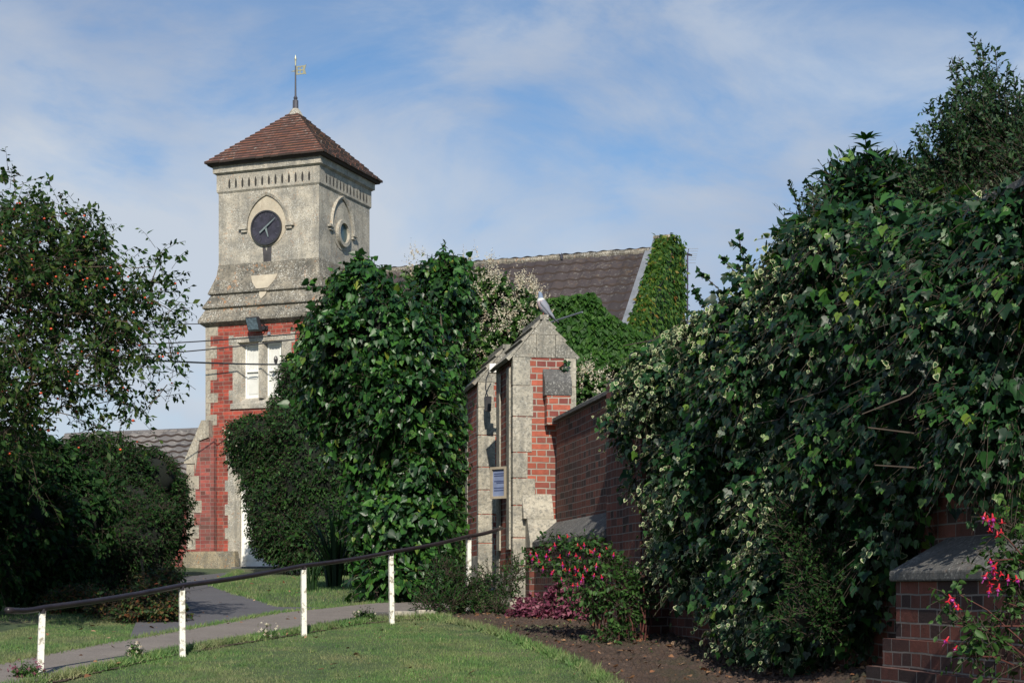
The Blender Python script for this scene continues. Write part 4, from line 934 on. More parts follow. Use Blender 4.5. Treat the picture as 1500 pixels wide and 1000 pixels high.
def sprays(Fv, rs, tips, size, kind, side_len=.22, pitch=.035, stem=1, srad=.005, mo=0, nside=1.0, bend=.15):
    """long arching shoots with leafy side twigs; tips = [(base, tip)]"""
    for A, Bp in tips:
        A = np.array(A, float); Bp = np.array(Bp, float); ln = np.linalg.norm(Bp-A); n = max(3, int(ln/pitch)); t = np.linspace(.05, 1, n)
        d = (Bp-A)/ln; s0 = np.cross(d, [0, 1, 0]); s0 /= np.linalg.norm(s0)+1e-9; bsgn = rs.choice([-1, 1])*bend*ln
        C = A+(Bp-A)*t[:, None]+s0*(bsgn*np.sin(t*math.pi)*.5)[:, None]
        Fv.stems(C[:-1], C[1:], srad, stem)
        T_ = nz(np.gradient(C, axis=0)); sgn = np.where(np.arange(n) % 2 == 0, 1, -1)[:, None]
        sd = nz(T_*.7+np.cross(T_, nz(rs.normal(size=(n, 3))+np.array([[0, 1.5, 0]])))*sgn*.9+rs.normal(size=(n, 3))*.15)
        Fv.leaves(C, sd, nz(rs.normal(size=(n, 3))+np.array([[0, -.6, .6]])), size*(1+.2*rs.normal(size=n)), kind, mo)
        k = rs.random(n) < .55*nside
        k &= t < .93
        if k.any():
            sl_ = side_len*(1.15-t[k])*(.5+rs.random(k.sum())); q = C[k]; dd = sd[k]; mm = 7
            Fv.stems(q, q+dd*sl_[:, None], srad*.6, stem)
            for j in range(mm):
                tt = (j+.7)/mm; pos = q+dd*(sl_*tt)[:, None]; lat = nz(dd*.6+rs.normal(size=dd.shape)*.8)
                Fv.leaves(pos, lat, nz(rs.normal(size=dd.shape)+np.array([[0, -.5, .8]])), size*(.8+.3*rs.random(len(pos))), kind, mo)
# ---- tree skeleton by nearest attachment
def tree_skel(start, pts, seed, trunkpts=()):
    nodes = [np.array(start, float)]; par = [-1]
    for q in trunkpts: nodes.append(np.array(q, float)); par.append(len(nodes)-2)
    pts = np.array(pts); o = np.argsort(np.linalg.norm(pts-nodes[-1], axis=1)); dist = [0.0]
    for i in range(1, len(nodes)): dist.append(dist[-1]+float(np.linalg.norm(nodes[i]-nodes[i-1])))
    for q in pts[o]:
        A = np.array(nodes); dd = np.linalg.norm(A-q, axis=1); c = dd*1.0+np.array(dist)*.30+(dd > .6)*2*dd; j = int(np.argmin(c))
        n_ = max(1, int(dd[j]/.22)); prev = j; rr = np.random.default_rng(len(nodes)+seed)
        for k in range(1, n_+1):
            t = k/n_; p = nodes[j]*(1-t)+q*t+(rr.normal(size=3)*.02 if k < n_ else 0); p = p+np.array([0, 0, .06*math.sin(math.pi*t)])*dd[j]
            nodes.append(p); par.append(prev); dist.append(dist[prev]+dd[j]/n_); prev = len(nodes)-1
    cnt = [0]*len(nodes); ch = [0]*len(nodes)
    for i in range(len(nodes)-1, 0, -1):
        if ch[i] == 0: cnt[i] = 1
        cnt[par[i]] += cnt[i]; ch[par[i]] += 1
    return np.array(nodes), par, np.array(cnt), np.array(ch)
def skel_mesh(nodes, par, cnt, rmin, rpow, name, mat_, root, off, n=5):
    m = MB(); rad = rmin*np.power(np.maximum(cnt, 1), rpow)
    for i in range(1, len(nodes)):
        a, b_ = Vector(nodes[par[i]]), Vector(nodes[i])
        if (b_-a).length < 1e-4: continue
        m.tube([a, b_], [min(rad[par[i]], rad[i]*1.25), rad[i]], n if rad[i] > rmin*1.6 else 4, caps=False)
    m.build(name, mat_, root, off)
def insert_rand(blobs, n, rs):
    B = np.array(blobs); v = B[:, 3]*B[:, 4]*B[:, 5]; i = rs.choice(len(B), n, p=v/v.sum()); d = nz(rs.normal(size=(n, 3)))*(rs.random(n)**.45)[:, None]
    return B[i, :3]+d*B[i, 3:]
# ================================================================== CRAB APPLE TREE
def crab():
    rs = np.random.default_rng(5); Y = 14.0
    bl = [PB(-60, 430, Y, 150, 150, 1.2), PB(60, 400, Y, 100, 110, 1.0), PB(120, 420, Y+.2, 90, 90, .9), PB(60, 540, Y, 140, 90, 1.1), PB(170, 500, Y, 85, 80, .7), PB(215, 440, Y, 50, 50, .5), PB(-60, 600, Y, 140, 110, 1.1), PB(40, 320, Y, 60, 60, .5), PB(120, 360, Y, 45, 60, .4), PB(20, 640, Y, 60, 60, .5), PB(-90, 330, Y, 70, 60, .6)]
    tips = [(35, 242), (38, 270), (80, 275), (148, 312), (112, 290), (78, 300), (253, 352), (245, 372), (262, 400), (278, 425), (270, 440), (205, 375), (180, 372), (262, 480), (266, 505), (260, 545), (248, 560), (240, 520), (225, 585), (205, 575), (140, 600), (155, 615), (180, 590), (195, 620), (118, 590), (60, 650), (70, 690), (10, 300), (-5, 295), (95, 310), (128, 335), (160, 345), (232, 395), (-20, 280)]
    pts = np.vstack([insert_rand([tuple(b[:3])+tuple(v-.06 for v in b[3:]) for b in bl], 620, rs), np.array([P(a, b_, Y+rs.normal()*.25) for a, b_ in [(t_[0]-15, t_[1]+18) for t_ in tips]])])
    st = gbase(-6.4, 14.3); root = empty('crab_apple_tree', st, 'crab apple tree with small red fruit at the left edge', 'tree'); off = st
    nd, par, cnt, ch = tree_skel(st, pts, 11, [(-6.3, 14.3, 1.9), (-6.0, 14.2, 2.6), (-5.6, 14.1, 3.1)])
    skel_mesh(nd, par, cnt, .0042, .48, 'trunk', M_BARK, root, off)
    # leaves on twigs of thin nodes
    thin = np.where(cnt <= 4)[0]; F2 = Fol(); q = nd[thin]; dirn = nz(q-nd[np.array(par)[thin]])
    q = np.repeat(q, 8, axis=0)+rs.normal(size=(len(q)*8, 3))*.065; dirn = np.repeat(dirn, 8, axis=0)
    sel = rs.random(len(q)) < .95; q, dirn = q[sel], dirn[sel]
    # tips read as twigs of their own
    shoots(F2, q, nz(dirn+rs.normal(size=dirn.shape)*.6), np.full(len(q), .17), 6, .056, 'oval2', rs, out=1, up=.25, jit=.5, droop=.25, hang=.45, stem=1, srad=.0025, flat=.2)
    F2.build('crown', [M_APPLEL, M_TWIG], root, off)
    # fruit
    k = 460; i = rs.integers(0, len(q), k); pp = q[i]+rs.normal(size=(k, 3))*.05+np.array([0, 0, -.04]); order = np.argsort(pp[:, 1]-rs.random(k)*.1)
    m = MB(); m.lathe([(.003, -.013), (.011, -.011), (.0165, -.002), (.0155, .006), (.009, .0125), (.003, .011)], n=8)
    first = m.build('apple', M_APPLE, root, smooth=True); first.location = Vector(pp[order[0]])-Vector(off)
    for j in order[1:100]:
        c = first.copy(); COL.objects.link(c); c.location = Vector(pp[j])-Vector(off); s = rs.uniform(.5, .88); c.scale = (s, s, s)
    Fa = Fol(); me = first.data; mv = np.array([v.co for v in me.vertices]); me.calc_loop_triangles(); mt = np.array([t.vertices for t in me.loop_triangles])
    for j in order[100:]: Fa.add(mv*rs.uniform(.5, .85)+pp[j], mt, np.zeros(len(mt), int))
    tag(Fa.build('smaller_apples', M_APPLE, root, off), kind='stuff')
crab()
# ================================================================== LEFT HEDGES
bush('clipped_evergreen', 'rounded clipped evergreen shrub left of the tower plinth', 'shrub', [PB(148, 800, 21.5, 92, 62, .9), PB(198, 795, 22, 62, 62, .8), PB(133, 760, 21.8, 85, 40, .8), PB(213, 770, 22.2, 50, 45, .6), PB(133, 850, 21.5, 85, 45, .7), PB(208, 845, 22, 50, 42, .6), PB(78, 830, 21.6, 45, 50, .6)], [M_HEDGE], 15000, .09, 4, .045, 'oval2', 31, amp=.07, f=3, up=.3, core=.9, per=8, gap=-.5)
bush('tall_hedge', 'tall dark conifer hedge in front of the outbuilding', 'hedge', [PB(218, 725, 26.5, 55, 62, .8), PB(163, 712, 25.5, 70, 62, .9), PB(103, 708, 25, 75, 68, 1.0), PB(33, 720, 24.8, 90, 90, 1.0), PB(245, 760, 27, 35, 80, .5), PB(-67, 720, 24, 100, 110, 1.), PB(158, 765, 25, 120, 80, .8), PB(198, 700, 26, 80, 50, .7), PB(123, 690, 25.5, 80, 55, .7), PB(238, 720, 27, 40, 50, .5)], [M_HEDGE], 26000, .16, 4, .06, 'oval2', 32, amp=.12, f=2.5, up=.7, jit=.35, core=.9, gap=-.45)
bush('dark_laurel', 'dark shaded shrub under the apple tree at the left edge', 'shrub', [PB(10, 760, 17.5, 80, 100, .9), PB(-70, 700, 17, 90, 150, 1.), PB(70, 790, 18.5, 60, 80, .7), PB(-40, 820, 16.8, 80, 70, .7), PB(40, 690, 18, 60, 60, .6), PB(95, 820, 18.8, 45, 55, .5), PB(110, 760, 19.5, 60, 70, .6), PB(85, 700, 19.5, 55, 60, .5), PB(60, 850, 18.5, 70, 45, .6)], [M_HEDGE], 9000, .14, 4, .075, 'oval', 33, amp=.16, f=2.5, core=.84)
r_, off_, rs_ = bush('mixed_low_shrub', 'low autumn tinted shrub beside the tarmac path', 'shrub', [PB(220, 895, 16.2, 50, 42, .5), PB(180, 900, 16.6, 58, 38, .5), PB(130, 895, 17.4, 62, 36, .5), PB(95, 885, 18, 42, 32, .4), PB(235, 865, 17, 34, 34, .35), PB(248, 905, 15.8, 30, 30, .3)], [M_AUT], 5200, .16, 5, .045, 'oval2', 34, amp=.2, f=5, up=.6, core=.6, srad=.003)
m = MB(); q = P(214, 925, 16.9); m.tube([q, q+Vector((.01, 0, .3)), q+Vector((-.05, 0, .75))], [.03, .025, .012]); m.build('stem', M_BARK, r_, off_)
bush('fern_clump', 'bright green leafy ground plants under the low shrub', 'plant', [PB(195, 925, 15.4, 52, 18, .3), PB(150, 922, 15.8, 38, 15, .25)], [M_VINE], 500, .16, 6, .05, 'lance', 35, amp=.2, f=5, up=.8, core=None, srad=.003)
# ================================================================== BUSH BY THE TOWER DOOR
def whitefl(Fv, rs):
    b_ = [PB(362, 640, 29, 35, 28, .4), PB(340, 645, 29.2, 15, 18, .3)]
    p, nn = blobpts(b_, 60, 41); 
    for k in range(5): a = k*1.257; D = nz(np.cross(nn, np.array([[math.cos(a), .2, math.sin(a)]]))+rs.normal(size=nn.shape)*.2); Fv.leaves(p+nn*.06, D, nn, .022, 'oval2', 1)
def clem():
    bl = [PB(365, 650, 29.3, 33, 40, .5), PB(420, 660, 28.6, 65, 65, .9), PB(410, 735, 28.4, 50, 75, .8), PB(470, 700, 28, 80, 110, 1.), PB(390, 770, 28.6, 25, 55, .5), PB(440, 620, 28.8, 45, 50, .7), PB(425, 560, 28.8, 16, 45, .35), PB(350, 655, 29.6, 20, 38, .4), PB(400, 690, 28.8, 42, 45, .6), PB(440, 790, 28, 60, 45, .6), PB(500, 780, 27.5, 75, 85, .8), PB(400, 640, 28.6, 62, 42, .6), PB(455, 640, 28.2, 70, 70, .8), PB(378, 700, 28.8, 25, 50, .5), PB(430, 570, 28.6, 24, 45, .4)]
    r_, off_, rs_ = bush('flowering_climber', 'dense dark climber with tiny white flowers hanging over the tower door', 'climbing shrub', bl, [M_PRIVET], 25000, .14, 4, .060, 'oval2', 42, amp=.12, f=2.2, core=.9, up=.15, gap=-.5)
    F2 = Fol(); whitefl(F2, rs_); F2.m = [x*0 for x in F2.m]; F2.build('flowers', M_BLOS, r_, off_)
clem()
# ================================================================== BIG CENTRAL BUSH
def big():
    bl = [PB(535, 440, 20.2, 56, 44, .7), PB(502, 500, 20, 50, 52, .65), PB(560, 515, 19.6, 88, 85, .9), PB(470, 530, 20.2, 36, 40, .5), PB(505, 560, 19.8, 55, 55, .6), PB(650, 440, 21.5, 48, 72, .6), PB(615, 500, 20.2, 50, 65, .6), PB(592, 600, 19.4, 78, 90, .8), PB(628, 660, 19.2, 44, 110, .5), PB(560, 680, 19.6, 50, 60, .5), PB(608, 780, 18.9, 62, 90, .6), PB(580, 850, 18.7, 55, 42, .45), PB(640, 580, 19.6, 32, 60, .45), PB(640, 850, 18.8, 32, 45, .4), PB(640, 560, 19.8, 36, 60, .4), PB(645, 720, 19.3, 30, 90, .4), PB(580, 760, 19, 60, 70, .5), PB(495, 525, 20, 50, 60, .6), PB(480, 590, 20.2, 42, 45, .5), PB(530, 640, 20, 55, 60, .5), PB(535, 402, 20.4, 26, 22, .35), PB(652, 388, 21.6, 22, 26, .3)]
    tips = [((530, 410), (520, 372)), ((480, 440), (452, 412)), ((555, 410), (548, 380)), ((460, 520), (420, 535)), ((455, 560), (418, 600)), ((470, 470), (440, 470)), ((650, 390), (652, 358)), ((680, 400), (685, 375)), ((500, 430), (487, 395)), ((520, 590), (450, 620))]
    def ex(Fv, rs): sprays(Fv, rs, [(P(*a, 20), P(*b_, 19.9)) for a, b_ in tips], .085, 'heart', side_len=.18, pitch=.06)
    r_, off_, rs_ = bush('large_leafy_bush', 'big leafy bush with heart shaped leaves left of the gate pillars', 'bush', bl, [M_LILAC], 10500, .25, 5, .086, 'heart', 51, amp=.22, f=2.8, core=.8, up=.25, droop=.35, hang=.65, extra=ex, srad=.005, szvar=.28)
    m = MB(); rr = random.Random(4)
    for k in range(9):
        a = P(560+12*k, 900-2*k, 19.4); x = a.x; y = a.y; z = float(g(x, y)); b_ = P(500+18*k, 480+rr.uniform(-40, 40), 20)
        pts = [Vector((x, y, z)).lerp(b_, t/5)+Vector((rr.uniform(-.06, .06), rr.uniform(-.1, .1), 0)) for t in range(6)]; m.tube(pts, [.035-.005*t for t in range(6)], 6)
    m.build('stem', M_BARK, r_, off_)
big()
# sword leaved clump in the shade
def clump(name, label, px, py, Y, n, ln, seed, w=.03, mat_=M_SWORD, lean=.6):
    c = P(px, py, Y); b0 = gbase(c.x, c.y); root = empty(name, b0, label, 'plant'); rs = np.random.default_rng(seed); m = MB()
    for k in range(n):
        a = rs.uniform(0, 6.28); l_ = ln*rs.uniform(.6, 1.1); ld = lean*rs.uniform(.2, 1); d = Vector((math.cos(a), math.sin(a), 0)); s = Vector((-d.y, d.x, 0)); x0 = d*rs.uniform(0, .12); pts = []
        for t in (0, .3, .6, .85, 1): pts.append((x0+d*(ld*l_*t*t)+Vector((0, 0, l_*t*(1-.35*ld*t))), w*(1-t**2)*.5+.002))
        for (p, r1), (q, r2) in zip(pts[:-1], pts[1:]): m.face([p-s*r1, p+s*r1, q+s*r2, q-s*r2])
    m.build('foliage', mat_, root); return root
clump('sword_leaf_plant', 'clump of long sword shaped leaves in the shade under the big bush', 490, 860, 23, 60, 1.3, 61, .05)
clump('grass_tuft', 'tuft of long grass blades at the foot of the big bush', 455, 870, 21.5, 40, .5, 62, .02)
# ================================================================== RUSSIAN VINE BEHIND THE GATE
def vine(name, label, bl, fl, nfl, n, seed):
    r_, off_, rs_ = bush(name, label, 'climber', bl, [M_VINE], n, .22, 5, .058, 'heart', seed, amp=.2, f=3, core=.72, up=.3, szvar=.3)
    p, nn = blobpts(fl, nfl, seed+1, .15, 3, 0); F2 = Fol()
    d = nz(nn*.5+np.array([[0, -.1, .8]])+rs_.normal(size=nn.shape)*.5); L_ = .14+.18*rs_.random(len(p))
    for br in range(3):
        dd = nz(d+rs_.normal(size=d.shape)*.45*(br > 0))
        for k in range(9):
            t = k/9; q = p+nn*.03+dd*(L_*t*(1 if br == 0 else .7))[:, None]
            F2.leaves(q, nz(dd*.4+rs_.normal(size=d.shape)), nz(rs_.normal(size=d.shape)), .034*(1.15-.6*t), 'oval2')
    F2.build('blossom', M_BLOS, r_, off_)
vine('russian_vine', 'climber with plumes of cream blossom behind the gate pillars', [PB(700, 480, 23.5, 65, 70, .7), PB(740, 470, 23.6, 50, 55, .6), PB(660, 430, 23.8, 55, 45, .6), PB(720, 540, 23.3, 60, 45, .6), PB(620, 410, 24, 28, 28, .4), PB(690, 410, 24, 32, 25, .4), PB(688, 600, 23, 40, 60, .5), PB(686, 700, 23, 40, 80, .5), PB(684, 820, 23, 45, 70, .5)],
     [PB(730, 450, 23.4, 55, 45, .6), PB(760, 465, 23.4, 38, 45, .5), PB(690, 400, 23.8, 35, 22, .4), PB(618, 390, 23.9, 18, 20, .3), PB(715, 500, 23.1, 50, 40, .5)], 230, 6000, 71)
vine('russian_vine', 'cream flowered climber in the gap right of the near pillar', [PB(865, 590, 22.5, 40, 45, .4), PB(900, 570, 23, 40, 40, .5)], [PB(868, 575, 22.3, 26, 30, .4)], 40, 900, 73)
# ================================================================== IVIED SCREEN WALL BEHIND
def wallivy():
    Y = 30.0; c = P(880, 560, Y); root = empty('ivy_covered_wall', gbase(c.x, c.y), 'old wall wholly covered in small green ivy below the tiled roof', 'wall'); off = tuple(root.location)
    out = [(735, 458), (765, 441), (800, 443), (868, 434), (880, 452), (893, 466), (925, 486), (960, 500), (1010, 500), (1060, 520), (1100, 620), (1100, 700), (700, 700), (700, 500)]
    m = MB(); o3 = [P(a, b_, Y) for a, b_ in out]; m.loft([[(p.x, Y+.12, p.z-.08) for p in o3], [(p.x, Y+.5, p.z-.08) for p in o3]]); m.build('wall', M_BRICK_F, root, off)
    rs = np.random.default_rng(81); n = 26000; px = rs.uniform(730, 1100, n); top = np.interp(px, [735, 765, 800, 868, 880, 893, 925, 960, 1010, 1060, 1100], [458, 441, 443, 434, 452, 466, 486, 500, 500, 520, 620])
    py = top+rs.random(n)*(690-top); py = np.where(rs.random(n) < .08, top-rs.random(n)*3, py)
    W = np.array([P(a, b_, Y) for a, b_ in zip(px, py)]); W[:, 1] += .0+.10*lump(W*1.0, 3.5, 82)-.08*rs.random(n)
    nn = nz(np.array([[-.1, -1, .35]])+rs.normal(size=(n, 3))*.38); F2 = Fol(); F2.leaves(W, nz(np.array([[0, -.25, -1.]])+rs.normal(size=(n, 3))*.42), nn, .095*(1+.25*rs.normal(size=n)).clip(.5, 1.6), 'heart')
    F2.build('ivy', M_WIVY, root, off)
wallivy()
# ================================================================== IVY ON THE GARDEN WALL
def ivy():
    bl = [PB(925, 600, 15.4, 20, 30, .3), PB(955, 600, 14.9, 50, 55, .45), PB(965, 690, 15.0, 24, 62, .35), PB(1000, 560, 14.4, 70, 75, .55), PB(990, 690, 14.3, 50, 80, .45), PB(1010, 800, 13.7, 48, 62, .40), PB(1060, 520, 13.6, 80, 85, .6), PB(1070, 650, 13.1, 90, 100, .6), PB(1085, 800, 12.4, 70, 95, .5), PB(1100, 880, 12.1, 55, 60, .4), PB(1120, 460, 12.6, 75, 75, .6), PB(1150, 560, 12.0, 110, 100, .6), PB(1160, 700, 11.5, 100, 100, .55), PB(1180, 820, 11.3, 90, 90, .5),
          PB(1190, 400, 11.6, 75, 85, .6), PB(1250, 500, 10.9, 110, 110, .6), PB(1270, 640, 10.5, 110, 90, .55), PB(1240, 360, 11.2, 75, 65, .6), PB(1300, 345, 10.7, 70, 55, .6), PB(1340, 420, 10.2, 110, 110, .6), PB(1370, 580, 9.7, 120, 105, .5), PB(1430, 480, 9.2, 110, 110, .55), PB(1470, 600, 8.9, 110, 95, .5), PB(1400, 400, 10.0, 90, 75, .6), PB(1500, 420, 8.9, 80, 90, .5), PB(1250, 760, 11.0, 60, 60, .4), PB(1310, 690, 10.3, 55, 45, .4)]
    bl = [(lambda px: (lambda Yw, o: PB(px, (HY-(o[2]-EZ)*F/o[1]), Yw-.12, o[3]*F/o[1], o[5]*F/o[1], min(.42, o[4])))(3.9/((px-750)/F+.177), o))(750+o[0]*F/o[1]) for o in bl]
    bl += [PB(1190, 900, 10.6, 75, 62, .34), PB(1255, 870, 9.95, 60, 85, .3), PB(1130, 915, 11.3, 55, 48, .3), PB(1300, 790, 9.3, 42, 60, .26), PB(985, 560, 13.6, 75, 55, .42), PB(940, 570, 14.5, 40, 34, .4), PB(1010, 700, 13.3, 60, 80, .42), PB(1030, 830, 13.0, 50, 80, .36), PB(1110, 880, 11.8, 70, 75, .34), PB(1190, 620, 10.8, 90, 90, .45), PB(1100, 560, 12, 80, 80, .45), PB(1480, 310, 8.2, 70, 45, .4), PB(1410, 330, 8.8, 60, 45, .4), PB(1240, 720, 10.2, 75, 60, .35), PB(1440, 370, 8.6, 90, 60, .4), PB(1500, 350, 8.2, 80, 60, .4), PB(1390, 655, 8.7, 40, 40, .22), PB(1500, 640, 7.75, 60, 45, .25), PB(1340, 720, 9.0, 35, 35, .2), PB(1440, 655, 8.2, 60, 45, .22)]
    def ex(Fv, rs):
        v = [P(a, b_, 12) for a, b_ in ((1, 1),)]
        T_ = [((1100, 440), (1055, 378), 12.3), ((1110, 420), (1082, 340), 12.6), ((1090, 480), (1022, 398), 13), ((1060, 480), (1015, 420), 13), ((1230, 300), (1180, 268), 11.2), ((1160, 400), (1120, 368), 12)]
        for a, b_, Y in T_: sprays(Fv, rs, [(P(*a, Y), P(*b_, Y-.1))], .05, 'ivy', side_len=.12, pitch=.045, stem=4)
        # trailing bare stems
        for k in range(26):
            a = (rs.uniform(960, 1480), rs.uniform(450, 700)); Y = 3.9/((a[0]-750)/F+.177)-.5; A = np.array(P(a[0], a[1], Y)); l_ = rs.uniform(.3, .7)
            d = np.array([.8*rs.choice([-1, 1]), -.05, -.6*rs.random()]); Bp = A+d*l_; Md = (A+Bp)/2+np.array([0, -.06, -.06]); Fv.stems(np.array([A, Md]), np.array([Md, Bp]), .006, 4)
    rs = np.random.default_rng(90); B = np.array(bl); root = empty('wall_ivy', gbase(2.0, 12), 'huge mass of variegated ivy spilling over the garden wall', 'ivy'); off = tuple(root.location); Fv = Fol()
    bl = [tuple(b[:3])+tuple(max(v*.45, v-.13) for v in b[3:]) for b in bl]; solid = bl; bl = cluster(bl, 7, 96, (.24, .42), .82); p, nn = blobpts(bl, 37000, 91, .17, 2.6, .15, gap=-.12)
    p = p-nn*((rs.random(len(p)) < .35)*rs.random(len(p))*.18)[:, None]
    px = 750+F*p[:, 0]/p[:, 1]; vg = lump(p, 1.6, 95)+(1150-px)/260.+.25*(HY-(EZ*0+ (HY-F*(p[:, 2]-EZ)/p[:, 1])) > 250)
    varie = (rs.random(len(p)) < np.clip(.16+.42*vg, .03, .70))
    shoots(Fv, p[~varie], nn[~varie], np.full((~varie).sum(), .24), 4, np.interp(p[~varie][:, 1], [8, 13], [.050, .064]), 'ivy', rs, up=.1, droop=.5, hang=.85, stem=4, srad=.0025, szvar=.42, mo=0)
    shoots(Fv, p[varie], nn[varie]*1.0, np.full(varie.sum(), .26), 6, .040, ('vivy', 'vivy'), rs, up=.1, droop=.5, hang=.55, stem=4, srad=.003, szvar=.3, mo=2)
    ex(Fv, rs)
    Fv.build('foliage', [M_IVY, M_IVY, M_VARI, M_CREAM, M_TWIG], root, off)
    core_mesh(solid, 91, .76, .06, 2.6).build('shade_core', M_CORE, root, off)  # added dark core, keeps light from passing through the ivy
M_VARI = lm('leaf_vari', (.03, .075, .03), (.05, .12, .035), (.12, .20, .05))
ivy()
# ---- laurel shoots and cotoneaster behind the wall
def coton():
    bl = [PB(1425, 285, 10.6, 65, 55, .5), PB(1475, 250, 10.4, 45, 80, .5), PB(1440, 340, 10.3, 90, 55, .5), PB(1370, 330, 10.9, 40, 40, .4), PB(1510, 300, 10., 50, 90, .5)]
    T_ = [((1470, 330), (1425, 52)), ((1460, 250), (1458, 72)), ((1440, 260), (1394, 85)), ((1460, 300), (1346, 182)), ((1430, 250), (1395, 148)), ((1470, 200), (1476, 100)), ((1490, 250), (1500, 120)), ((1450, 300), (1385, 170)), ((1440, 320), (1350, 215)), ((1490, 300), (1478, 150)), ((1450, 220), (1420, 120)), ((1480, 240), (1440, 105)), ((1500, 330), (1515, 90)), ((1470, 280), (1405, 210)), ((1400, 330), (1362, 250)), ((1480, 330), (1497, 190)), ((1420, 330), (1400, 120)), ((1180, 360), (1158, 272)), ((1200, 360), (1190, 268)), ((1225, 340), (1208, 275)), ((1350, 300), (1325, 225)), ((1440, 300), (1475, 180)), ((1490, 200), (1485, 110)), ((1460, 180), (1437, 62)), ((1410, 300), (1340, 190)), ((1410, 260), (1362, 150)), ((1420, 280), (1372, 200)), ((1430, 220), (1390, 96)), ((1440, 200), (1404, 84)), ((1400, 300), (1352, 232)), ((1425, 240), (1376, 160)), ((1405, 290), (1345, 206))]
    def ex(Fv, rs): sprays(Fv, rs, [(P(*a, 10.5+rs.normal()*.15), P(*b_, 10.4+rs.normal()*.2)) for a, b_ in T_+[((a[0]+rs.normal()*22, a[1]), (b_[0]+rs.normal()*26, b_[1]+20+rs.random()*80)) for a, b_ in T_*3 if a[0] > 1390]], .036, 'oval2', side_len=.24, pitch=.013, nside=.50, bend=.05, srad=.0035)
    bush('cotoneaster', 'tall small leaved shrub with spiky sprays against the sky at the right', 'shrub', bl, [M_COTON], 2300, .26, 10, .034, 'oval2', 101, amp=.2, f=3, core=.60, up=.8, droop=.1, hang=.05, extra=ex, srad=.003)
coton()
def laurel():
    bl = [PB(1262, 300, 11.6, 62, 55, .5), PB(1320, 290, 11.4, 50, 40, .5), PB(1215, 350, 11.8, 45, 50, .45)]
    def ex(Fv, rs):
        A, Bp = np.array(P(1275, 290, 11.2)), np.array(P(1268, 205, 11.2)); Fv.stems(np.array([A]), np.array([Bp]), .006, 1)
        for (x, y, n_) in ((1268, 205, 9), (1270, 218, 6), (1271, 232, 4)):
            q = np.tile(np.array(P(x, y, 11.2)), (n_, 1)); a = np.linspace(0, 6.28, n_, endpoint=False)+.3*y; D = np.c_[np.cos(a), np.sin(a), .35+0*a]; Fv.leaves(q, D, np.tile([[0, 0, 1.]], (n_, 1)), .125, 'lance')
    bush('laurel', 'glossy long leaved shrub rising above the ivy with one tall shoot', 'shrub', bl, [M_IVY], 900, .22, 6, .10, 'lance', 111, amp=.2, f=3, core=.65, up=.6, droop=.1, hang=.1, extra=ex)
laurel()
# ---- small shrubs
bush('box_shrub', 'small dark fine leaved shrub standing in front of the ivy by the brick base', 'shrub', [PB(1215, 850, 9.9, 70, 75, .35), PB(1170, 800, 10.1, 45, 60, .3), PB(1265, 840, 9.8, 45, 75, .3), PB(1195, 900, 9.8, 60, 45, .3), PB(1280, 780, 10, 30, 40, .25), PB(1165, 755, 10.1, 22, 30, .2)], [M_HEDGE], 4600, .11, 6, .030, 'oval2', 121, amp=.22, f=5, core=.72, up=.6, srad=.003, droop=.05, hang=.1)
bush('low_evergreen', 'low twiggy evergreen around the last white rail post', 'shrub', [PB(652, 862, 17., 48, 40, .36), PB(640, 885, 16.8, 36, 24, .3), PB(735, 850, 17.3, 40, 34, .3), PB(700, 880, 17.1, 26, 28, .24), PB(722, 888, 17, 42, 16, .24), PB(755, 836, 17.6, 20, 24, .2)], [M_PRIVET], 1050, .13, 7, .036, 'lance', 131, amp=.25, f=5, core=None, up=.6, srad=.004, droop=.05, hang=.05)
bush('purple_heuchera', 'low plant with crinkled purple leaves at the pillar foot', 'plant', [PB(775, 897, 16.4, 26, 24, .25), PB(825, 888, 16.2, 32, 34, .28), PB(800, 912, 16, 42, 17, .28), PB(762, 916, 16.2, 26, 13, .2), PB(845, 908, 16., 26, 22, .25)], [M_PURPLE], 1100, .09, 5, .038, 'heart', 141, amp=.22, f=7, core=.6, up=.7, droop=.1, hang=.1)
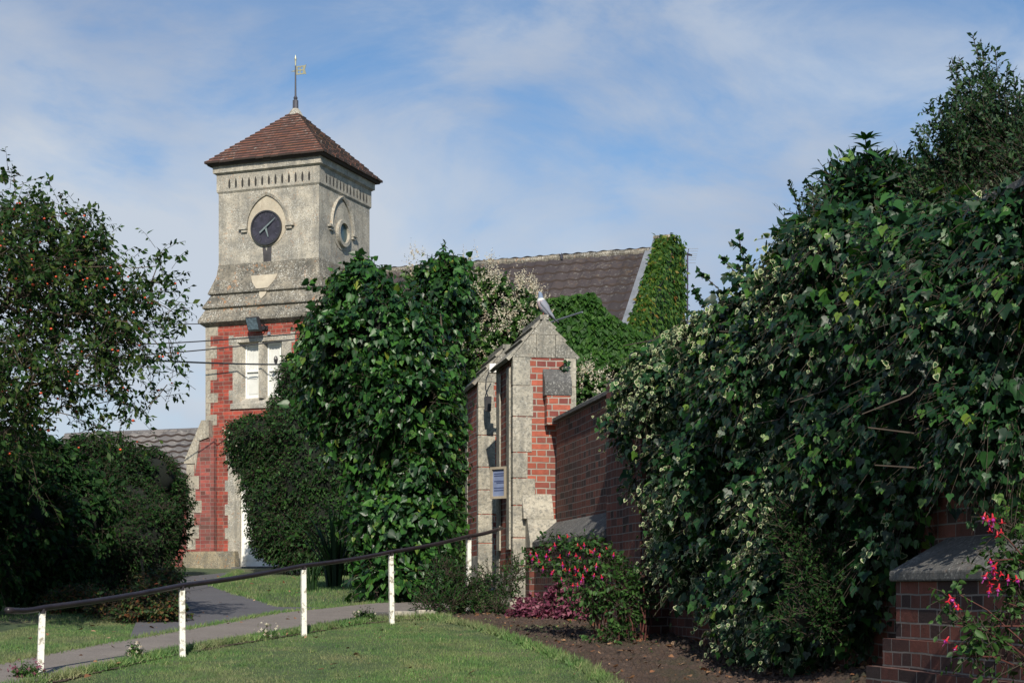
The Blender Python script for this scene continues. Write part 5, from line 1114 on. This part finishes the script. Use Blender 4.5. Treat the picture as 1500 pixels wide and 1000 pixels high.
def fuchsia(name, label, segs, blobs, flow, n, seed, size, fsz, core=None, stems=True):
    r_, off_, rs_ = bush(name, label, 'flowering shrub', [tuple(b[:3])+tuple(v+.035 for v in b[3:]) for b in blobs], [M_IVY2], n, .13, 5, size, 'oval', seed, amp=.25, f=5, gap=-.5, core=core, up=.3, srad=.0025, droop=.25, hang=.35)
    if segs:
        m = MB()
        for s in segs: m.tube(s, [(.007 if seed != 155 else .0045)*(1-.15*i) for i in range(len(s))], 5)
        m.build('stem', M_STEMR if seed % 2 else M_CANE, r_, off_)
    a = MB()      # tube + four flared sepals, hanging
    a.lathe([(.002, 0), (.0045, -.006), (.0055, -.020), (.0045, -.024)], n=7)
    for k in range(4):
        t = k*math.pi/2; d = Vector((math.cos(t), math.sin(t), 0)); s = Vector((-d.y, d.x, 0)); p0 = Vector((0, 0, -.02))
        a.loft([[p0-s*.005, p0+s*.005, p0+s*.005+Vector((0, 0, -.002)), p0-s*.005+Vector((0, 0, -.002))], [p0+d*.012-s*.006+Vector((0, 0, -.008)), p0+d*.012+s*.006+Vector((0, 0, -.008)), p0+d*.011+s*.005+Vector((0, 0, -.010)), p0+d*.011-s*.005+Vector((0, 0, -.010))], [p0+d*.024+Vector((0, 0, -.012))-s*.001, p0+d*.024+Vector((0, 0, -.012))+s*.001, p0+d*.023+Vector((0, 0, -.013))+s*.001, p0+d*.023+Vector((0, 0, -.013))-s*.001]])
    c = MB(); c.lathe([(.004, -.022), (.0095, -.030), (.0105, -.040), (.007, -.044)], n=8)
    for k in range(3): c.tube([(.002*k-.002, 0, -.04), (.003*k-.003, .002, -.066)], .0007, 3)
    f1 = a.build('flower', M_FUCH, r_, smooth=False); f2 = c.build('corolla', M_FUCHP, f1)
    first = True
    for q in flow:
        q = Vector(q)-Vector(off_)
        if first: f1.location = q; f1.scale = (fsz,)*3; f1.rotation_euler = (rs_.normal()*.25, rs_.normal()*.25, rs_.uniform(0, 6)); first = False; continue
        o = f1.copy(); COL.objects.link(o); o.location = q; sc = fsz*rs_.uniform(.8, 1.2); o.scale = (sc, sc, sc); o.rotation_euler = (rs_.normal()*.25, rs_.normal()*.25, rs_.uniform(0, 6))
        if rs_.random() < .7: o2 = f2.copy(); COL.objects.link(o2); o2.parent = o
    return r_
M_IVY2 = lm('leaf_fuchsia', (.015, .045, .010), (.028, .075, .016), (.06, .13, .03))
M_CANE = plain('cane', (.13, .085, .05), .8)
rs0 = np.random.default_rng(150); segs = []
for k in range(26):
    x = rs0.uniform(868, 948); b0 = P(x, 0, 13.7+rs0.uniform(-.15, .2)); b0.z = float(g(b0.x, b0.y))-.02; tx = x+rs0.uniform(-60, 15) if x < 900 else x+rs0.uniform(-20, 15); t = P(tx, rs0.uniform(830, 880) if x < 920 else rs0.uniform(850, 900), b0.y)
    mid = b0.lerp(t, .5)+Vector((.03, 0, .02)); segs.append([b0, mid, t])
cl_ = [(783, 820), (777, 815), (790, 826), (800, 815), (813, 800), (808, 808), (818, 792), (830, 788), (849, 800), (851, 808), (858, 798), (845, 815), (850, 820), (862, 810), (868, 812), (872, 806), (878, 815), (830, 835), (835, 840), (848, 838), (855, 845), (852, 852), (846, 858), (843, 832), (808, 845), (812, 838), (838, 856), (826, 828), (880, 848), (898, 812), (874, 830), (862, 835), (795, 835), (820, 850), (842, 846), (856, 835), (870, 845), (805, 824), (785, 812), (888, 806), (835, 812), (822, 818)]
fl1 = [P(a+rs0.normal()*1.5, b_+rs0.normal()*1.5-6, 13.35+rs0.normal()*.05) for a, b_ in cl_]
fuchsia('fuchsia_bush', 'leafy bush with many red fuchsia flowers in front of the gate pillar', segs, [PB(850, 815, 13.8, 50, 30, .3), PB(815, 808, 13.8, 32, 24, .25), PB(890, 850, 13.8, 45, 32, .3), PB(930, 870, 13.8, 30, 32, .25), PB(865, 860, 13.7, 38, 36, .3), PB(800, 825, 13.8, 22, 18, .2), PB(905, 935, 13.5, 36, 14, .2), PB(900, 890, 13.7, 36, 26, .25), PB(780, 818, 13.8, 10, 10, .1), PB(945, 845, 13.9, 14, 20, .15)], fl1, 760, 151, .042, .82)
rs0 = np.random.default_rng(152); segs = []
for (a, b_) in (((1530, 985), (1400, 915)), ((1540, 1010), (1420, 960)), ((1560, 900), (1440, 760)), ((1560, 860), (1455, 820)), ((1540, 990), (1405, 870)), ((1560, 960), (1470, 880)), ((1560, 930), (1420, 930))):
    A = P(*a, 7.05); Bp = P(*b_, 6.95); segs.append([A, A.lerp(Bp, .35)+Vector((0, 0, .04)), A.lerp(Bp, .7)+Vector((0, 0, .04)), Bp])
cl_ = [(1447, 762), (1452, 772), (1458, 768), (1449, 780), (1466, 780), (1468, 768), (1444, 757), (1460, 786), (1450, 825), (1455, 838), (1462, 832), (1448, 845), (1458, 850), (1447, 858), (1466, 845), (1452, 868), (1392, 882), (1398, 888), (1404, 892), (1389, 876), (1391, 940), (1402, 952), (1478, 848), (1490, 852), (1463, 862), (1454, 760)]
fl2 = [P(a+rs0.normal(), b_+rs0.normal()-8, 6.9+rs0.normal()*.03) for a, b_ in cl_]
r_ = fuchsia('fuchsia_bush', 'fuchsia branches reaching in from the right edge over the brick base', segs, [PB(1500, 830, 7.1, 35, 55, .15), PB(1480, 770, 7.1, 30, 22, .12), PB(1460, 830, 7.05, 12, 18, .08), PB(1480, 900, 7.1, 45, 18, .14), PB(1430, 920, 7.0, 32, 14, .10), PB(1480, 965, 7.0, 40, 28, .14), PB(1425, 955, 7., 22, 10, .08), PB(1398, 872, 7, 9, 9, .05), PB(1408, 905, 7, 12, 8, .06)], fl2, 240, 155, .036, .72)
# small flowering tufts on the path edge
for i, (px, py, Y, w, lab) in enumerate(((392, 930, 14.9, 18, 'small flowering tuft beside the middle rail post'), (535, 905, 15.95, 16, 'pale flowered tuft between the third and fourth rail posts'), (40, 992, 11.6, 26, 'low violet flowered tuft at the foot of the first rail post'), (196, 962, 13.0, 12, 'tiny green tuft on the path edge near the second post'))):
    q = G(px, py+6); z = float(g(*q)); k = q[1]/F
    r_, off_, rs_ = bush('edging_plant', lab, 'plant', [(q[0], q[1], z+.05, w*k, w*k*.7, .07)], [M_VINE], 110, .07, 5, .022, 'oval2', 170+i, amp=.2, f=9, core=None, up=.8, srad=.002, group='flowering tufts on the path edge', back=.8)
    p, nn = blobpts([(q[0], q[1], z+.07, w*k, w*k*.7, .08)], 26, 180+i, .2, 9, .8); F2 = Fol()
    for a in range(4): F2.leaves(p+nn*.01, nz(np.cross(nn, np.array([[math.cos(a*1.57), .3, math.sin(a*1.57)]]))), nn, .016, 'oval2')
    F2.build('flowers', M_PURPLE if i == 2 else M_BLOS, r_, off_)
# little ivy sprig on the pillar face
q = Matrix.Translation((.016, 19.2, 0)) @ Matrix.Rotation(PA_, 4, 'Z') @ Vector((.62, -.03, z_(2.65))); sp = empty('ivy_sprig', tuple(q), 'small ivy sprig growing out of the pillar face', 'ivy'); F2 = Fol(); rs = np.random.default_rng(7)
pts = np.array([[q.x+.03*math.sin(k), q.y-.02, q.z+.02-.03*k] for k in range(9)]); F2.leaves(np.repeat(pts, 3, 0)+rs.normal(size=(27, 3))*.02, nz(rs.normal(size=(27, 3))+np.array([[0, -.3, -.5]])), nz(rs.normal(size=(27, 3))*.4+np.array([[0, -1, .3]])), .045, 'ivy'); F2.stems(pts[:-1], pts[1:], .003, 1); F2.build('foliage', [M_IVY, M_TWIG], sp, tuple(q))
# ================================================================== GRASS AND LITTER
def gx_(px, py):      # vectorised pixel footprint to ground
    a = (px-750)/F; b_ = (HY-py)/F; Y = np.full(len(px), 8.0); done = np.zeros(len(px), bool)
    for s in range(900):
        Y = np.where(done, Y, Y+.02); done |= (EZ+b_*Y <= g(a*Y, Y))
    return a*Y, Y
rs = np.random.default_rng(200)
def notin(X, Y): return ~(inside(PATHP, X, Y) | inside(TARP, X, Y) | inside(SOILP, X, Y))
F2 = Fol(); n = 330000; X = rs.uniform(-4.6, 1.6, n); Y = 10.2+rs.random(n)**1.25*8.3; ok = notin(X, Y) & (np.abs(X/Y) < .36); X, Y = X[ok], Y[ok]
q = np.c_[X, Y, g(X, Y)-.004]; nnn = rs.normal(size=(len(q), 3)); hgt_ = .021*(.6+.8*rs.random(len(q)))*(1+.25*lump(q, 2.5, 201)).clip(.5, 1.6)
F2.leaves(q, nz(np.c_[rs.normal(size=(len(q), 2))*.45, np.ones(len(q))]), nnn, hgt_, 'blade')
n = 60000; X = rs.uniform(-8.5, .5, n); Y = rs.uniform(16, 27, n); ok = notin(X, Y); X, Y = X[ok], Y[ok]; q = np.c_[X, Y, g(X, Y)-.004]
F2.leaves(q, nz(np.c_[rs.normal(size=(len(q), 2))*.45, np.ones(len(q))]), rs.normal(size=(len(q), 3)), .045, 'blade')
n = 420; cX = rs.uniform(-3.4, 1.4, n); cY = 10.4+rs.random(n)*7.4; ok = notin(cX, cY); cX, cY = np.repeat(cX[ok], 16)+rs.normal(size=ok.sum()*16)*.025, np.repeat(cY[ok], 16)+rs.normal(size=ok.sum()*16)*.025; q = np.c_[cX, cY, g(cX, cY)-.004]
F2.leaves(q, nz(np.c_[rs.normal(size=(len(q), 2))*.6, np.ones(len(q))]), rs.normal(size=(len(q), 3)), .032+.02*rs.random(len(q)), 'blade')
# weeds in the bed and ragged edges
n = 9000; X = rs.uniform(-.6, 2.6, n); Y = rs.uniform(9, 19, n); ok = inside(SOILP, X, Y) & (lump(np.c_[X, Y, X*0], 4, 203) > .35); X, Y = X[ok], Y[ok]; q = np.c_[X, Y, g(X, Y)+.01]
F2.leaves(q, nz(np.c_[rs.normal(size=(len(q), 2)), .6*np.ones(len(q))]), nz(rs.normal(size=(len(q), 3))*.4+np.array([[0, 0, 1]])), .03, 'oval2')
ed = np.vstack([pline(soilA, 900), pline(near, 1200), pline(far, 900), pline(tr_, 500)]); ed = np.repeat(ed, 9, 0)+rs.normal(size=(len(ed)*9, 2))*.035
q = np.c_[ed, g(ed[:, 0], ed[:, 1])+.01]; F2.leaves(q, nz(np.c_[rs.normal(size=(len(q), 2))*.6, np.ones(len(q))]), rs.normal(size=(len(q), 3)), .05*(.5+rs.random(len(q))), 'blade')
o = F2.build('grass', M_GRASS, None, (0, 0, 0)); tag(o, 'short mown grass of the sloping lawns', 'grass', kind='stuff')
# litter: dead leaves on bed, lawn and path; clods in the soil
F2 = Fol(); X = np.concatenate([rs.uniform(-.8, 3, 5200), rs.uniform(-4, 1, 160), rs.uniform(-7, -1.5, 260)]); Y = np.concatenate([rs.uniform(8.5, 18.5, 5200), rs.uniform(10.5, 17, 160), rs.uniform(14, 26, 260)])
s_ = inside(SOILP, X, Y); wgt = np.where(s_, .22+.6*np.exp(-((WX(Y)-X)/.5)**2), np.where(inside(TARP, X, Y) | inside(PATHP, X, Y), .6, .8)); ok = (rs.random(len(X)) < wgt) & (s_ | (np.arange(len(X)) >= 5200)); X, Y = X[ok], Y[ok]
q = np.c_[X, Y, g(X, Y)+.035]; F2.leaves(q, rs.normal(size=(len(q), 3))*np.array([[1, 1, .2]]), nz(rs.normal(size=(len(q), 3))*.35+np.array([[0, 0, 1]])), .04*(.4+1.0*rs.random(len(q))**2), 'heart')
o = F2.build('leaf_litter', M_LITTER, None); tag(o, 'scattered brown fallen leaves on the bed, lawn and path', 'fallen leaves', kind='stuff')
F2 = Fol(); n = 60000; X = rs.uniform(-.8, 3, n); Y = rs.uniform(8.5, 19.5, n); ok = inside(SOILP, X, Y); X, Y = X[ok], Y[ok]; s = .005+.030*rs.random(len(X))**4; n_ = len(X)
oc = np.array([(1, 0, 0), (-1, 0, 0), (0, 1, 0), (0, -1, 0), (0, 0, 1), (0, 0, -1)], float); ot = np.array([(0, 2, 4), (2, 1, 4), (1, 3, 4), (3, 0, 4), (2, 0, 5), (1, 2, 5), (3, 1, 5), (0, 3, 5)])
Vv = np.c_[X, Y, g(X, Y)+.014][:, None]+oc[None]*s[:, None, None]*(.6+.8*rs.random((n_, 6, 1)))
F2.add(Vv.reshape(-1, 3), (ot[None]+(np.arange(n_)*6)[:, None, None]).reshape(-1, 3), np.zeros(n_*8, int)); o = F2.build('soil_clods', M_SOIL, None); tag(o, 'loose clods of brown earth in the flower bed', 'soil', kind='stuff')
